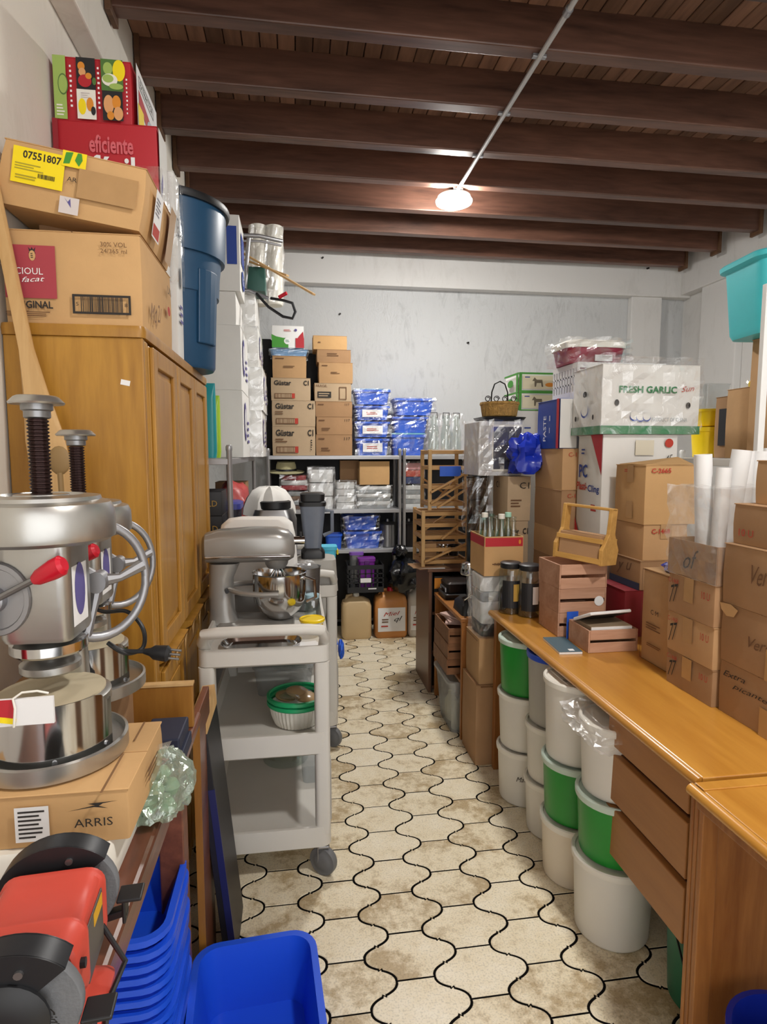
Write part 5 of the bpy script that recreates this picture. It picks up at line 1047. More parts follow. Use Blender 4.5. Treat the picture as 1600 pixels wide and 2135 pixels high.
# far table behind the desk, bookcase, dark cabinet
t = thing('side_table', 'plain wooden table past the long desk, buried under cartons', 'table', (1.10, 2.74, 0)); MB().box(0, .64, 0, .89, CZ-.03, CZ).build('top_board', DESK, t, bevel=.004)
for x in (.04, .60):
    for y in (.04, .85): MB().box(x-.025, x+.025, y-.025, y+.025, 0, CZ-.03).build('leg', DESKV, t, bevel=.003)
def bookcase():
    t = thing('open_bookcase', 'low varnished bookcase open to the aisle beside the tall cartons', 'bookcase', (.852, 2.995, 0)); W, D, h = .235, .62, .66
    MB().box(-.006, W, -.004, D, h-.022, h).build('top_board', DESKV, t, bevel=.004); MB().box(0, W, 0, .022, 0, h-.022).build('side_panel', DESKV, t, bevel=.002); MB().box(0, W, D-.022, D, 0, h-.022).build('side_panel', DESKV, t, bevel=.002); MB().box(W-.012, W, .022, D-.022, .02, h-.022).build('back_panel', DESKV, t); MB().box(.0, W-.012, .022, D-.022, .305, .32).build('shelf', DESKV, t)
bookcase()
t = thing('brown_cabinet', 'dark brown laminate cabinet end below the wooden stands', 'cabinet', (.82, 3.645, 0)); LAM = mat('brown_laminate', '#6d4c38', .4, var=.06, vs=3)
MB().box(0, .02, 0, .40, 0, .80).build('side_panel', LAM, t, bevel=.002); MB().box(.40, .42, 0, .40, 0, .78).build('side_panel', LAM, t); MB().box(0.02, .40, .38, .40, 0, .78).build('back_panel', LAM, t); MB().box(-.01, .43, -.01, .41, .78, .80).build('top_board', LAM, t, bevel=.003)
for z in (.02, .25, .5): MB().box(.02, .40, .02, .38, z, z+.018).build('shelf', LAM, t)
MB().box(.02, .024, .001, .003, 0, .78).build('edge_band', BLACK, t)
carton('black boxed appliance with an orange corner inside the dark cabinet', .862, 1.05, 3.68, 3.9, .5185, .745, BB, P=[('f', 'rect', .22, .8, .4, .3, ORANGE_P), ('f', 'lines', .5, .3, .7, .2, INK_W, 2)], tape=None, name='gift_carton')
carton('black carton on the middle board of the dark cabinet', .862, 1.10, 3.68, 3.9, .2685, .46, BB, P=[('f', 'lines', .3, .6, .3, .2, INK_W, 2)], tape=None, name='gift_carton')
# things in the bookcase
def slat_crate(name, label, x0, x1, y0, y1, z0, h, m, slats=2, rz=0, group=None):
    t = thing(name, label, 'crate', ((x0+x1)/2, (y0+y1)/2, z0), (0, 0, rz), group); w_, d = x1-x0, y1-y0; th = .007
    MB().box(-w_/2+th, w_/2-th, -d/2+th, d/2-th, 0, .005).build('base', m, t)
    for s in (-1, 1): MB().box(s*(w_/2-th/2)-th/2, s*(w_/2-th/2)+th/2, -d/2, d/2, 0, h).build('end_panel', m, t, bevel=.0015)
    sh = h/slats
    for s in (-1, 1):
        for k in range(slats): MB().box(-w_/2+th, w_/2-th, s*(d/2-th/2)-th/2, s*(d/2-th/2)+th/2, k*sh+(.0 if k == 0 else sh*.14), (k+1)*sh-(.0 if k == slats-1 else sh*.12)).build('slat', m, t, bevel=.0015)
    return t
z = .3205
for k, L in enumerate(('brown wooden picnic crate at the bottom inside the bookcase', 'brown wooden picnic crate in the middle inside the bookcase', 'brown wooden picnic crate on top inside the bookcase, holding folded napkins')):
    t = slat_crate('picnic_crate', L, .80+.004*k, 1.06, 3.10, 3.42, z, .085, CRATED, 2); z += .0855
t = thing('napkin_pile', 'pile of folded pinkish napkins on the picnic crates', 'napkins', (.90, 3.24, z)); 
for k in range(4): MB().box(-.07, .07, -.08, .08, k*.011, k*.011+.01).build('napkin', mat('napkin', '#b79a90', .9), t, rot=(0, 0, .25*k-.3), bevel=.002)
t = thing('clear_bin', 'frosted plastic bin of bottles standing half out of the bookcase', 'bin', (.915, 3.215, .0005)); MB().rlofts([(.18, .28, .03, 0), (.225, .345, .035, .285), (.25, .37, .04, .285), (.25, .37, .04, .298), (.215, .335, .035, .298), (.175, .275, .03, .004)], 5).build('bin_body', MILKY_C, t, smooth=True)
for k in range(7): MB().lathe([(.028, 0), (.03, .005), (.03, .11), (.012, .14), (.012, .16)], 14).build('bottle', WHITE_PL if k % 3 else mat('pale_cream', '#d8cfae', .5), t, loc=(-.05+.045*(k % 3), -.09+.07*(k//3)+.02*(k % 2), .006+.01*(k % 2)), smooth=True)
# tall cartons before the bookcase
carton('tall brown carton standing on the tiles at the far end of the long desk', .85, 1.01, 2.725, 2.965, .0005, .405, CARD_D, P=[('f', 'rect', .45, .98, .6, .02, FLUTE)], tape=None)
carton('brown carton with black code on top of the tall floor carton', .862, 1.0, 2.73, 2.95, .4065, .632, CARD, P=[('f', 'text', .75, .7, .3, .12, INK, 'MOT'), ('f', 'lines', .75, .2, .3, .1, INK, 2), ('l', 'rect', .5, .95, .9, .02, FLUTE)], tape=None)
t = thing('wrapped_stack', 'stack of grey trays wrapped in loose clear plastic on the cartons', 'package', (.955, 2.85, .633))
for k, (h0, h1, m_) in enumerate(((0, .06, BLACK), (.062, .17, WHITET), (.172, .22, GREYT), (.222, .296, WHITET))): MB().rlofts([(.14, .17, .02, h0), (.15, .18, .025, h1-.005), (.14, .17, .02, h1)], 4).build('tray', m_, t, smooth=True)
film(t, .17, .2, .29, 81, .018, FILM2, n=8)
# bottle carton
t = thing('bottle_carton', 'open brown carton with red band holding empty clear bottles', 'box', (.985, 2.865, .934)); W, D, h = .19, .23, .19; b = MB()
for s in (-1, 1): MB().box(s*W/2-.002, s*W/2+.002, -D/2, D/2, 0, h).build('carton_side', CARD_Y, t)
for s in (-1, 1): MB().box(-W/2, W/2, s*D/2-.002, s*D/2+.002, 0, h).build('carton_side', CARD_Y, t)
MB().box(-W/2, W/2, -D/2, D/2, 0, .003).build('carton_base', CARD_Y, t)
prints(t, W+.004, D+.004, h, [('f', 'rect', .5, .86, .96, .22, RED_P), ('l', 'rect', .5, .86, .96, .22, RED_P), ('f', 'disc', .9, .86, .06, .12, ORANGE_P), ('f', 'lines', .45, .3, .5, .06, INK_BR, 1), ('f', 'text', .5, .3, .6, .07, INK_BR, 'ROMANO')])
BOT = [(.028, 0), (.031, .004), (.031, .13), (.024, .16), (.013, .185), (.012, .215), (.015, .218), (.015, .226)]
for k in range(9):
    x, y = -.06+.06*(k % 3), -.075+.075*(k//3); bt = thing('glass_bottle', 'clear empty glass bottle standing in the red-banded carton', 'bottle', (.985+x, 2.865+y, .9375), group='bottles in the red-banded carton'); MB().lathe([(r_*.95, z_*1.22) for r_, z_ in BOT], 14).build('bottle_body', GLASSG if k % 2 else GLASS, bt, smooth=True)
    if k in (3, 5, 1): MB().lathe([(.016, .268), (.016, .29), (.004, .291)], 12).build('cap', WHITE_PL if k != 5 else mat('mint_cap', '#a6d6c0', .4), bt, smooth=True)
# dark appliances on the bookcase
t = thing('steel_grinder', 'chrome and black kitchen appliance on the bookcase top', 'appliance', (.94, 3.14, .6605)); MB().rlofts([(.15, .2, .02, 0), (.14, .18, .02, .05), (.1, .13, .02, .075)], 4).build('base', BLACK, t, smooth=True); MB().tube([(0, 0, .07), (0, .02, .2)], .02, 12).build('column', STEEL, t, smooth=True); MB().lathe([(.05, .2), (.055, .21), (.045, .26), (.03, .27)], 20, 0, .02).build('cup', STEEL, t, smooth=True); MB().tube([(-.05, -.06, .06), (-.06, -.1, .09), (-.03, -.12, .12)], .006, 8).build('lever', STEEL, t, smooth=True)
t = thing('black_griddle', 'flat black griddle lying behind the chrome appliance', 'griddle', (.955, 3.49, .6605)); MB().rlofts([(.18, .18, .02, 0), (.19, .2, .02, .03), (.18, .19, .02, .035)], 4).build('plate', BLACK, t, smooth=True); MB().tube([(-.08, -.06, .04), (-.08, -.06, .06), (-.08, .06, .06), (-.08, .06, .04)], .006, 8).build('handle', STEEL_B, t, smooth=True); MB().rlofts([(.15, .16, .02, .036), (.16, .17, .02, .09), (.14, .15, .02, .1)], 4).build('lid', DARKMET, t, smooth=True)
# ---- wooden stands on the dark cabinet
def stand(label, x0, x1, y0, y1, z0, h, levels, diag, rz=0):
    t = thing('wooden_stand', label, 'stand', ((x0+x1)/2, (y0+y1)/2, z0), (0, 0, rz)); w_, d = (x1-x0)/2, (y1-y0)/2; q = .011
    for sx in (-1, 1):
        for sy in (-1, 1): MB().box(sx*(w_-q)-q, sx*(w_-q)+q, sy*(d-q)-q, sy*(d-q)+q, 0, h).build('post', PADDLE, t, bevel=.002)
    for lv in levels:
        z = lv*h
        for sy in (-1, 1): MB().box(-w_+2*q, w_-2*q, sy*(d-q)-.008, sy*(d-q)+.008, z-.012, z+.012).build('rail', PINE, t, bevel=.002)
        for sx in (-1, 1): MB().box(sx*(w_-q)-.008, sx*(w_-q)+.008, -d+2*q, d-2*q, z-.012, z+.012).build('rail', PINEY, t, bevel=.002)
        for k in range(4): yy = -d+.04+(2*d-.08)*k/3; MB().box(-w_+.024, w_-.024, yy-.012, yy+.012, z-.003, z+.003).build('slat', PINE, t, bevel=.001)
    for (a, b_, yy) in diag: MB().bar((a[0]*w_, yy*d, a[1]*h), (b_[0]*w_, yy*d, b_[1]*h), .012, .022, up=(0, 1, 0)).build('brace', PINE, t, bevel=.001)
    return t
stand('lower slatted wooden stand on the dark cabinet', .78, 1.09, 3.68, 3.97, .8065, .355, (.08, .30, .52, .74, .94), [((-.9, .1), (.9, .42), -1.09), ((-.2, .5), (.95, .9), -1.09), ((-.9, .55), (.3, .9), .0)])
stand('upper slatted wooden stand stacked on the lower one', .825, 1.08, 3.70, 3.95, 1.162, .38, (.1, .38, .7, .96), [((-.9, .12), (.95, .5), -1.09), ((-.6, .05), (1.2, .42), -1.2), ((-.9, .3), (.9, .62), -1.1), ((-.4, .1), (1.0, .6), .2), ((.9, .1), (-.9, .5), .8)])
t = thing('brown_paper', 'brown paper and cardboard sheets sticking out under the lower stand', 'paper', (.86, 3.74, .8005))
for k, (a0, b0, rz) in enumerate(((.13, .09, .25), (.12, .10, -.2), (.14, .08, .05))): MB().box(-a0, .08, -b0, .09, .0018*k, .0018*k+.0014).build('sheet', CARD_D if k != 1 else PAPER, t, rot=(0, 0, rz))
a, b, z0, z1 = rect(917, 961, 972, 993, 3.69); t = thing('blue_label', 'blue sign plate hung on the upper wooden stand', 'sign', ((a+b)/2, 3.688, z0)); MB().box(-(b-a)/2, (b-a)/2, -.004, .0, 0, z1-z0).build('plate', BLUE2, t, bevel=.001)
t = thing('kraft_box', 'small kraft box inside the lower wooden stand', 'box', (.84, 3.80, .8545)) ; MB().box(-.04, .05, -.06, .06, 0, .09).build('body', CARD, t, bevel=.002); MB().box(-.04, .05, -.01, .01, .09, .0907).build('tape', TAPE, t)
for k, (x, L) in enumerate(((.95, 'steel dish inside the lower wooden stand'), (1.02, 'dark ladle cup inside the lower wooden stand'))):
    t = thing('metal_dish', L, 'dish', (x, 3.80, .8545)); MB().lathe([(.025, 0), (.03, .003), (.035, .07), (.037, .072), (.033, .07), (.02, .006)], 20).build('dish_body', STEEL if k == 0 else DARKMET, t, smooth=True)
# wrapped carafes on the upper stand
t = None
for k, (px, L) in enumerate(((905, 'wrapped clear glass carafe at the near end on the upper wooden stand'), (932, 'wrapped clear glass carafe in the middle on the upper wooden stand'), (955, 'wrapped clear glass carafe beside the white oven'))):
    q = hit(px, 900, Y=3.80); t = thing('glass_carafe', L, 'carafe', (q.x, 3.80+.02*k, 1.5425)); MB().lathe([(.03, 0), (.034, .005), (.034, .1), (.028, .14), (.02, .17), (.027, .22)], 20, cap1=False).build('carafe_body', GLASS, t, smooth=True); film(t, .074, .10, .225, 90+k, .010, FILM, n=6)
    MB().tube([(-.02, 0, .2), (-.02, 0, .235), (.02, 0, .235), (.02, 0, .2)], .003, 6).build('wire_handle', IRON, t, smooth=True)
# ---- Güstar cartons, canister and the wrapped oven
GS = [('f', 'bold', .35, .85, .5, .08, INK, 'Güstar'), ('f', 'bold', .85, .85, .2, .09, INK, 'C1'), ('f', 'lines', .3, .6, .5, .1, INK_BR, 3), ('l', 'text', .5, .8, .5, .06, INK, 'Güstar')]
carton('tall brown carton lettered Güstar on the side table behind the bottle carton', 1.115, 1.255, 3.12, 3.36, CZ+.0005, 1.155, CARD_G, P=GS, tape=None)
carton('brown carton lettered C1 on top of the tall Güstar carton', 1.13, 1.262, 3.115, 3.36, 1.156, 1.395, CARD_G, P=[('f', 'text', .7, .8, .4, .14, INK, 'C1'), ('f', 'lines', .4, .4, .5, .2, INK_BR, 3), ('l', 'text', .4, .8, .3, .14, INK, 'C1')], tape=None)
t = thing('chrome_canister', 'tall dark chrome canister standing under the wrapped oven', 'canister', (1.02, 3.315, .6605)); MB().lathe([(.05, 0), (.055, .005), (.055, .70), (.06, .705), (.06, .73), (.02, .735)], 24).build('body', mat('dark_chrome', '#4a4a4c', .12, .95), t, smooth=True); film(t, .13, .13, .3, 97, .01, FILM, n=6, z=.42)
a, b, z0, z1 = rect(1000, 1092, 878, 992, 3.2)
t = thing('wrapped_oven', 'white countertop oven wrapped in clear plastic atop the Güstar cartons', 'oven', ((a+b)/2, 3.36, 1.3965)); W, h, D = b-a, z1-z0, .30
MB().rlofts([(W, D, .012, 0), (W, D, .012, h)], 3).build('body', mat('oven_white', '#c9c9ca', .35), t, bevel=.004); MB().box(-W*.18, W*.46, -D/2-.006, -D/2, h*.12, h*.9).build('glass_door', mat('oven_glass', '#55555c', .1), t, bevel=.003)
MB().box(-W*.2, W*.48, -D/2-.004, -D/2+.001, h*.08, h*.94).build('door_frame', WHITE_PL, t, bevel=.003); MB().box(-W*.46, -W*.24, -D/2-.003, -D/2+.001, h*.1, h*.92).build('control_panel', mat('oven_panel', '#b6b4b0', .4), t, bevel=.002); film(t, W*1.02, D*1.04, h*1.02, 99, .014, FILM, n=9, z=-.0)
# basket with iron handle
t = thing('iron_handled_basket', 'round woven basket with scrolled black iron handle on the oven', 'basket', (1.15, 3.33, 1.3965+h*1.03+.02)); b = MB(); lp = []
for r_, z in ((.085, 0), (.095, .004), (.105, .065), (.110, .07), (.108, .082), (.100, .078), (.092, .01), (.01, .009)): lp.append([((r_+(.002 if (k % 2) ^ (int(z*200) % 2) else -.001))*math.cos(2*PI*k/48), (r_+(.002 if k % 2 else -.001))*math.sin(2*PI*k/48), z) for k in range(48)])
b.loft(lp).build('woven_body', mat('wicker', '#a58042', .7, var=.35, vs=60, bump=.8, bs=120), t); MB().tube([(-.05, 0, .07), (-.046, 0, .14), (-.03, 0, .185), (0, 0, .2), (.03, 0, .185), (.046, 0, .14), (.05, 0, .07)], .004, 8).build('handle', IRON, t, smooth=True)
for x in (-.075, -.025, .025, .075): MB().tube([(x+.018*math.cos(a)*(1-a/16), -.02, .1+.018*math.sin(a)*(1-a/16)) for a in [k*.5 for k in range(18)]], .0025, 6).build('scroll', IRON, t, smooth=True)
MB().rlofts([(.24, .2, .04, -.02), (.26, .22, .04, -.004), (.2, .17, .04, -.002)], 4).build('under_tray', BLACK, t, smooth=True)
# blue plastic bag
q = hit(1105, 910, Y=2.95); t = thing('blue_bag', 'shiny royal blue plastic bag bulging beside the oven', 'bag', (1.225, 3.08, 1.41)); 
lump(.10, .085, .115, 12, .6, 1.5, 34, .1).build('bag_body', mat('blue_bag', '#1c34b0', .22, bump=.4, bs=7), t, smooth=True)
# ---- carton column past the desk
X0 = 1.268; zc = [CZ+.0005, 1.009, 1.15, 1.343, 1.543]
CP = ['C-1258', 'C-1258', 'C-1258', 'C-1258']
for k, L in enumerate(('brown carton at the foot of the column beside the big film box', 'brown carton marked in red, second in the column beside the big film box', 'brown carton marked C-1258, third in the column beside the big film box', 'brown carton with tape marks on top of the column, under the blue box')):
    carton(L, X0, X0+.125 if k else X0+.125, 2.75, 3.08, zc[k], zc[k+1]-.001, CARD if k % 2 else CARD_D, P=[('f', 'text', .6, .86, .7, .1, INK_R, CP[k])] if k else (), tape=None)
bbx = carton('navy blue box with white lettering and red stripe above the carton column', 1.262, 1.345, 2.775, 3.05, 1.5435, 1.782, BLUE_P, P=[('l', 'text', .38, .42, .45, .14, INK_W, 'PASTE', PI/2), ('l', 'lines', .6, .5, .03, .5, INK_W, 2), ('l', 'rect', .93, .5, .1, 1.0, RED_P), ('f', 'rect', .5, .5, .98, .98, WCARD)], tape=None, name='blue_box')
# white cartons further behind and green milk cartons
carton('white carton hidden behind the blue bag, under the green milk cartons', 1.27, 1.50, 3.37, 3.61, CZ+.0005, 1.60, WCARD, tape=None, name='white_carton')
a, b, z0, z1 = rect(1085, 1140, 832, 890, 3.36); carton('white carton with a pale flap supporting the green milk cartons', 1.275, 1.50, 3.38, 3.62, 1.601, 1.765, WCARD, P=[('f', 'lines', .3, .4, .2, .1, INK_B, 1)], tape=None, name='white_carton')
zg = 1.766
for k, L in enumerate(('green and white carton with a dairy farm picture, lower of two', 'green and white carton with a goat picture, upper of two')):
    a = hit(1088, 790, Y=3.39).x; carton(L, 1.285, 1.56, 3.385, 3.62, zg, zg+.108, mat('white_print_card', '#e6e6e4', .5), P=[
        ('f', 'rect', .5, .96, 1, .09, GREEN_P), ('f', 'rect', .5, .03, 1, .06, GREEN_P), ('f', 'rect', .03, .5, .06, 1, GREEN_P), ('l', 'rect', .5, .96, 1, .09, GREEN_P), ('l', 'rect', .9, .5, .12, 1, GREEN_P), ('l', 'disc', .45, .5, .4, .4, GREEN_P),
        ('f', 'rect', .5, .48, .85, .7, mat('print_cream', '#d9d2b4', .6)), ('f', 'poly', .40, .5, .24, .5, mat('print_goat', '#6d6450', .6), [(-.5,.1),(-.3,.5),(-.1,.25),(.4,.25),(.5,-.5),(.35,-.5),(.3,-.1),(-.1,-.1),(-.15,-.5),(-.28,-.5),(-.3,.1)]), ('f', 'disc', .66, .36, .2, .22, ORANGE_P if k else DKGRN), ('f', 'lines', .2, .75, .16, .12, INK_B, 1)], tape=None, name='milk_carton'); zg += .109
# ---- large film box, garlic box, white crate, maroon tub
PX0, PX1, PY0 = 1.338, 1.698, 2.50
pcb = carton('tall white cling film box with red triangles and blue lettering', PX0, PX1, PY0, 2.735, CZ+.0005, 1.602, WCARD, P=[
    ('l', 'poly', .78, .89, .44, .22, RED_P, [(-.5,.5),(.5,.5),(.5,-.5)]), ('l', 'poly', .22, .42, .44, .22, RED_P, [(-.5,.5),(-.5,-.5),(.5,-.5)]), ('l', 'rect', .5, .16, .98, .30, RED_P), ('l', 'bold', .30, .80, .34, .075, INK_B, 'PC'), ('l', 'bold', .27, .715, .42, .045, INK_R, 'Plasti-'), ('l', 'bold', .73, .70, .44, .05, INK_B, 'Cling'), ('l', 'lines', .78, .60, .25, .05, INK_R, 2), ('l', 'lines', .3, .91, .15, .04, INK_B, 2),
    ('f', 'disc', .86, .955, .11, .048, INK_R), ('f', 'rect', .54, .93, .24, .08, mat('tape_clear', '#cfc8b4', .3)), ('f', 'hand', .86, .87, .1, .04, INK, '45')], tape=None, name='film_box')
gx0, gx1, gy0, gy1, gz0, gz1 = 1.318, 1.782, 2.485, 2.76, 1.6035, 1.905
gb = carton('white fresh garlic export box with green bottom band, wrapped in plastic', gx0, gx1, gy0, gy1, gz0, gz1, WCARD, P=[
    ('f', 'rect', .5, .06, 1, .12, INK_GN), ('l', 'rect', .5, .06, 1, .12, INK_GN), ('f', 'bold', .46, .64, .58, .10, INK_GN, 'FRESH GARLIC'), ('f', 'hand', .86, .66, .13, .08, INK_R, 'Sun'), ('f', 'disc', .15, .45, .045, .09, INK), ('f', 'disc', .87, .42, .045, .09, INK),
    ('f', 'disc', .33, .25, .09, .13, BLUE_P), ('f', 'disc', .33, .265, .085, .12, WCARD), ('f', 'disc', .39, .24, .09, .13, BLUE_P), ('f', 'disc', .39, .255, .085, .12, WCARD), ('f', 'disc', .45, .24, .08, .12, BLUE_P), ('f', 'disc', .45, .255, .075, .11, WCARD), ('f', 'text', .68, .21, .36, .055, mat('print_grey', '#8d9499', .6), 'PRODUCT OF CHINA'),
    ('l', 'disc', .5, .6, .14, .09, INK), ('l', 'disc', .5, .34, .25, .18, BLUE_P), ('l', 'disc', .5, .36, .22, .16, WCARD), ('l', 'disc', .2, .25, .06, .08, INK), ('l', 'disc', .8, .25, .06, .08, INK)], tape=None, name='garlic_box')
film(gb, gx1-gx0+.012, gy1-gy0+.014, gz1-gz0+.03, 61, .010, FILM, n=10, peak=(.2, .7, .07, .25)); MB().box(-.08, .12, -.05, .0, .303, .313).build('paper_strip', CARD_Y, gb)
cr = vent_crate('white perforated plastic crate behind the garlic box', 1.35, 1.80, 2.78, 3.06, 1.785, .17, mat('crate_white', '#dedede', .4), bars=9, rows=3)
t = thing('crate_riser', 'white carton behind the garlic box carrying the perforated crate', 'box', (1.565, 2.92, CZ+.0005)); MB().box(-.165, .165, -.15, .15, 0, 1.003).build('body', WCARD, t, bevel=.003); MB().box(-.165, .165, -.02, .02, 1.0035, 1.004).build('tape', TAPE, t)
t = thing('maroon_tub', 'maroon tub with white lid in clear wrap on the perforated crate', 'tub', (1.47, 2.93, 1.957)); MB().rlofts([(.27, .2, .04, 0), (.3, .23, .05, .075)], 6).build('tub_body', mat('maroon_plastic', '#8e1f3c', .35), t, smooth=True); MB().rlofts([(.315, .245, .055, .075), (.32, .25, .055, .10), (.29, .22, .05, .112)], 6).build('lid', WHITE_PL, t, smooth=True); film(t, .33, .255, .115, 65, .014, FILM, n=7); MB().box(-.02, .07, -.117, -.113, .01, .04).build('label', PAPER, t)
# ---- jars by the desk end
for k, (x, y, L) in enumerate(((1.05, 2.585, 'big clear jar with black lid and printed black label, the front one'), (.985, 2.652, 'big clear jar with black lid and gold print, behind its twin'))):
    t = thing('storage_jar', L, 'jar', (x, y, CZ+.0005)); t.scale = (.84, .84, 1.06); MB().lathe([(.058, 0), (.062, .006), (.064, .17), (.060, .195), (.052, .205)], 28).build('jar_body', GLASS, t, smooth=True); MB().lathe([(.056, .20), (.058, .203), (.058, .222), (.05, .226), (.01, .226)], 28).build('lid', BLACK, t, smooth=True)
    MB().lathe([(.054, .004), (.057, .01), (.058, .09), (.05, .11), (.004, .115)], 24).build('contents', mat('dark_beans', '#3a2c1e', .7, var=.5, vs=60, bump=.6, bs=90), t, smooth=True)
    lb = [(math.radians(-150+10*q), z) for z in (.03, .15) for q in range(10)]; MB().add([(math.cos(a)*.0655, math.sin(a)*.0655, z) for a, z in lb], [(q, q+1, q+11, q+10) for q in range(9)]).build('label', BLACK, t)
    lb = [(math.radians(-95+10*q), z) for z in (.06, .135) for q in range(4)]; MB().add([(math.cos(a)*.0662, math.sin(a)*.0662, z) for a, z in lb], [(q, q+1, q+5, q+4) for q in range(3)]).build('label_text', PAPER if k == 0 else GOLD, t)
t = thing('wicker_tray', 'low woven wicker tray on the desk behind the two jars', 'tray', (1.12, 2.655, CZ+.0005)); MB().rlofts([(.10, .08, .03, 0), (.12, .09, .035, .05), (.11, .08, .03, .05), (.09, .07, .03, .005)], 5).build('woven_body', mat('wicker', '#a58042', .7, var=.35, vs=60, bump=.8, bs=120), t)
# ---- slatted crates, caddy, book crate
z = CZ+.0005
for k, L in enumerate(('pale slatted wooden crate at the bottom of the crate stack on the desk', 'pale slatted wooden crate in the middle of the crate stack on the desk', 'pale slatted wooden crate on top of the crate stack, under the bottle caddy')):
    t = slat_crate('slatted_crate', L, 1.043-.002*k, 1.245, 2.255, 2.455, z, .098, CRATEW, 2, rz=.02*(k-1)); z += .0985
    if k == 1: MB().tube([(.07, -.1005, .045), (.07, -.1025, .045)], .02, 18).build('round_tag', PAPER, t)
def caddy(loc, rz):
    t = thing('bottle_caddy', 'wooden bottle caddy with arched handle tilted on the slatted crates', 'caddy', loc, (math.radians(-4), math.radians(3), rz)); L, W, h = .205, .115, .10
    for s in (-1, 1):
        prof = [(-W/2, 0), (W/2, 0), (W/2+.006, h*.62), (W*.38, h*.9), (.022, h*1.25), (.02, h*2.25), (-.02, h*2.25), (-.022, h*1.25), (-W*.38, h*.9), (-W/2-.006, h*.62)]
        MB().prism(prof, 'x', s*L/2-.008, s*L/2+.008).build('end_panel', CADDY, t, bevel=.002)
    MB().box(-L/2, L/2, -W/2+.002, W/2-.002, .004, .012).build('base', CADDY, t)
    for s in (-1, 1):
        for z0, z1 in ((.004, .026), (.085, .104)): MB().box(-L/2, L/2, s*(W/2-.002)-.004, s*(W/2-.002)+.004, z0, z1).build('side_rail', CADDY, t, bevel=.0015)
    MB().box(-L/2-.008, L/2+.008, -.018, .018, h*2.16, h*2.27).build('handle', CADDY, t, bevel=.003)
    MB().box(-L/2+.012, L/2-.012, -W/2+.006, W/2-.006, .0125, .115).build('kraft_filling', CARD_D, t, bevel=.003)
    return t
caddy((1.165, 2.30, z+.006), math.radians(-57))
t = slat_crate('book_crate', 'pale slatted wooden crate holding books, in front of the crate stack', 1.068, 1.265, 2.05, 2.215, CZ+.0005, .085, CRATEW, 2)
t.location.z = CZ+.0005
for k, (h_, col, L) in enumerate(((.018, '#b4a68c', 'worn beige book flat in the slatted book crate'), (.016, '#cfcabb', 'pale book second in the slatted book crate'), (.02, '#96826a', 'tan book third in the slatted book crate'))):
    zb = CZ+.026+.0005+sum((.018, .016, .02)[:k])+.0105+.018; t = thing('book', L, 'book', (1.165, 2.13, zb-.012)); MB().box(-.082, .082, -.066, .066, 0, h_-.001).build('cover', mat('book_%d' % k, col, .6), t, bevel=.001); MB().box(-.080, .0825, -.0665, .062, .002, h_-.003).build('pages', PAPER, t)
t = thing('tablet', 'white-edged tablet frame propped open on the books', 'tablet', (1.16, 2.125, .897), (math.radians(-24), 0, math.radians(8))); MB().box(-.09, .09, -.06, .06, 0, .012).build('frame', PAPER, t, bevel=.004); MB().box(-.082, .082, -.055, .055, -.0012, -.0002).build('dark_back', BLACK, t); MB().box(-.078, .078, -.05, .05, .0121, .0125).build('screen', BLACK_SH, t)
t = thing('blue_card', 'small blue card standing between the books and the crates', 'card', (1.085, 2.228, CZ+.0005), (0, 0, .1)); MB().box(-.02, .03, 0, .003, .0, .11).build('card_sheet', BLUE2, t)
t = thing('slate_notebook', 'slate blue notebook lying flat on the desk edge', 'notebook', (1.005, 2.14, CZ+.0005), (0, 0, math.radians(-4))); MB().box(-.042, .045, -.09, .09, 0, .008).build('pages', PAPER, t); MB().box(-.043, .046, -.091, .091, .008, .0098).build('cover', mat('slate_cover', '#3f5a66', .5), t, bevel=.0008)
MB().box(.0, .02, -.08, -.06, .0098, .0102).build('sticker', PAPER, t)
# ---- stack with red box, navy edge carton, C-1468, C-2665
sx0, sx1, sy0, sy1 = 1.368, 1.56, 2.205, 2.43
carton('dark red box at the foot of the stack beside the crate stack', 1.30, 1.55, 2.21, 2.43, CZ+.0005, .972, mat('dark_red_card', '#7e1c26', .5), tape=None, name='red_box')
carton('brown carton with navy lower edge above the dark red box', sx0-.01, sx1, sy0, sy1, .9735, 1.092, CARD_D, P=[('l', 'rect', .5, .12, 1, .24, mat('navy_print', '#2a3a55', .6)), ('l', 'hand', .5, .6, .5, .4, INK_BR, 'y u')], tape=None)
carton('brown carton printed C-1468 in red, under the C-2665 carton', sx0, sx1, sy0+.004, sy1, 1.093, 1.236, CARD, P=[('f', 'bold', .38, .82, .4, .14, INK_R, 'C-1468')], tape='f')
carton('large brown carton printed C-2665 in red with loosely lifted flaps', sx0-.004, sx1+.06, sy0, sy1, 1.237, 1.473, CARD_Y, P=[('f', 'bold', .26, .91, .32, .08, INK_R, 'C-2665'), ('l', 'lines', .5, .9, .3, .06, INK_R, 2), ('l', 'rect', .55, .22, .2, .3, TAPE), ('l', 'rect', .55, .85, .2, .3, TAPE)], tape=None)
t = thing('loose_flap', 'lifted cardboard flap lying on the C-2665 carton', 'cardboard', (1.46, 2.31, 1.4735)); MB().loft([[(-.09, -.1, 0), (.11, -.1, .002), (.11, -.1, .004), (-.09, -.1, .002)], [(-.09, 0, .001), (.11, 0, .03), (.11, 0, .032), (-.09, 0, .003)], [(-.09, .1, .0), (.11, .1, .012), (.11, .1, .014), (-.09, .1, .002)]]).build('flap', CARD_Y, t)
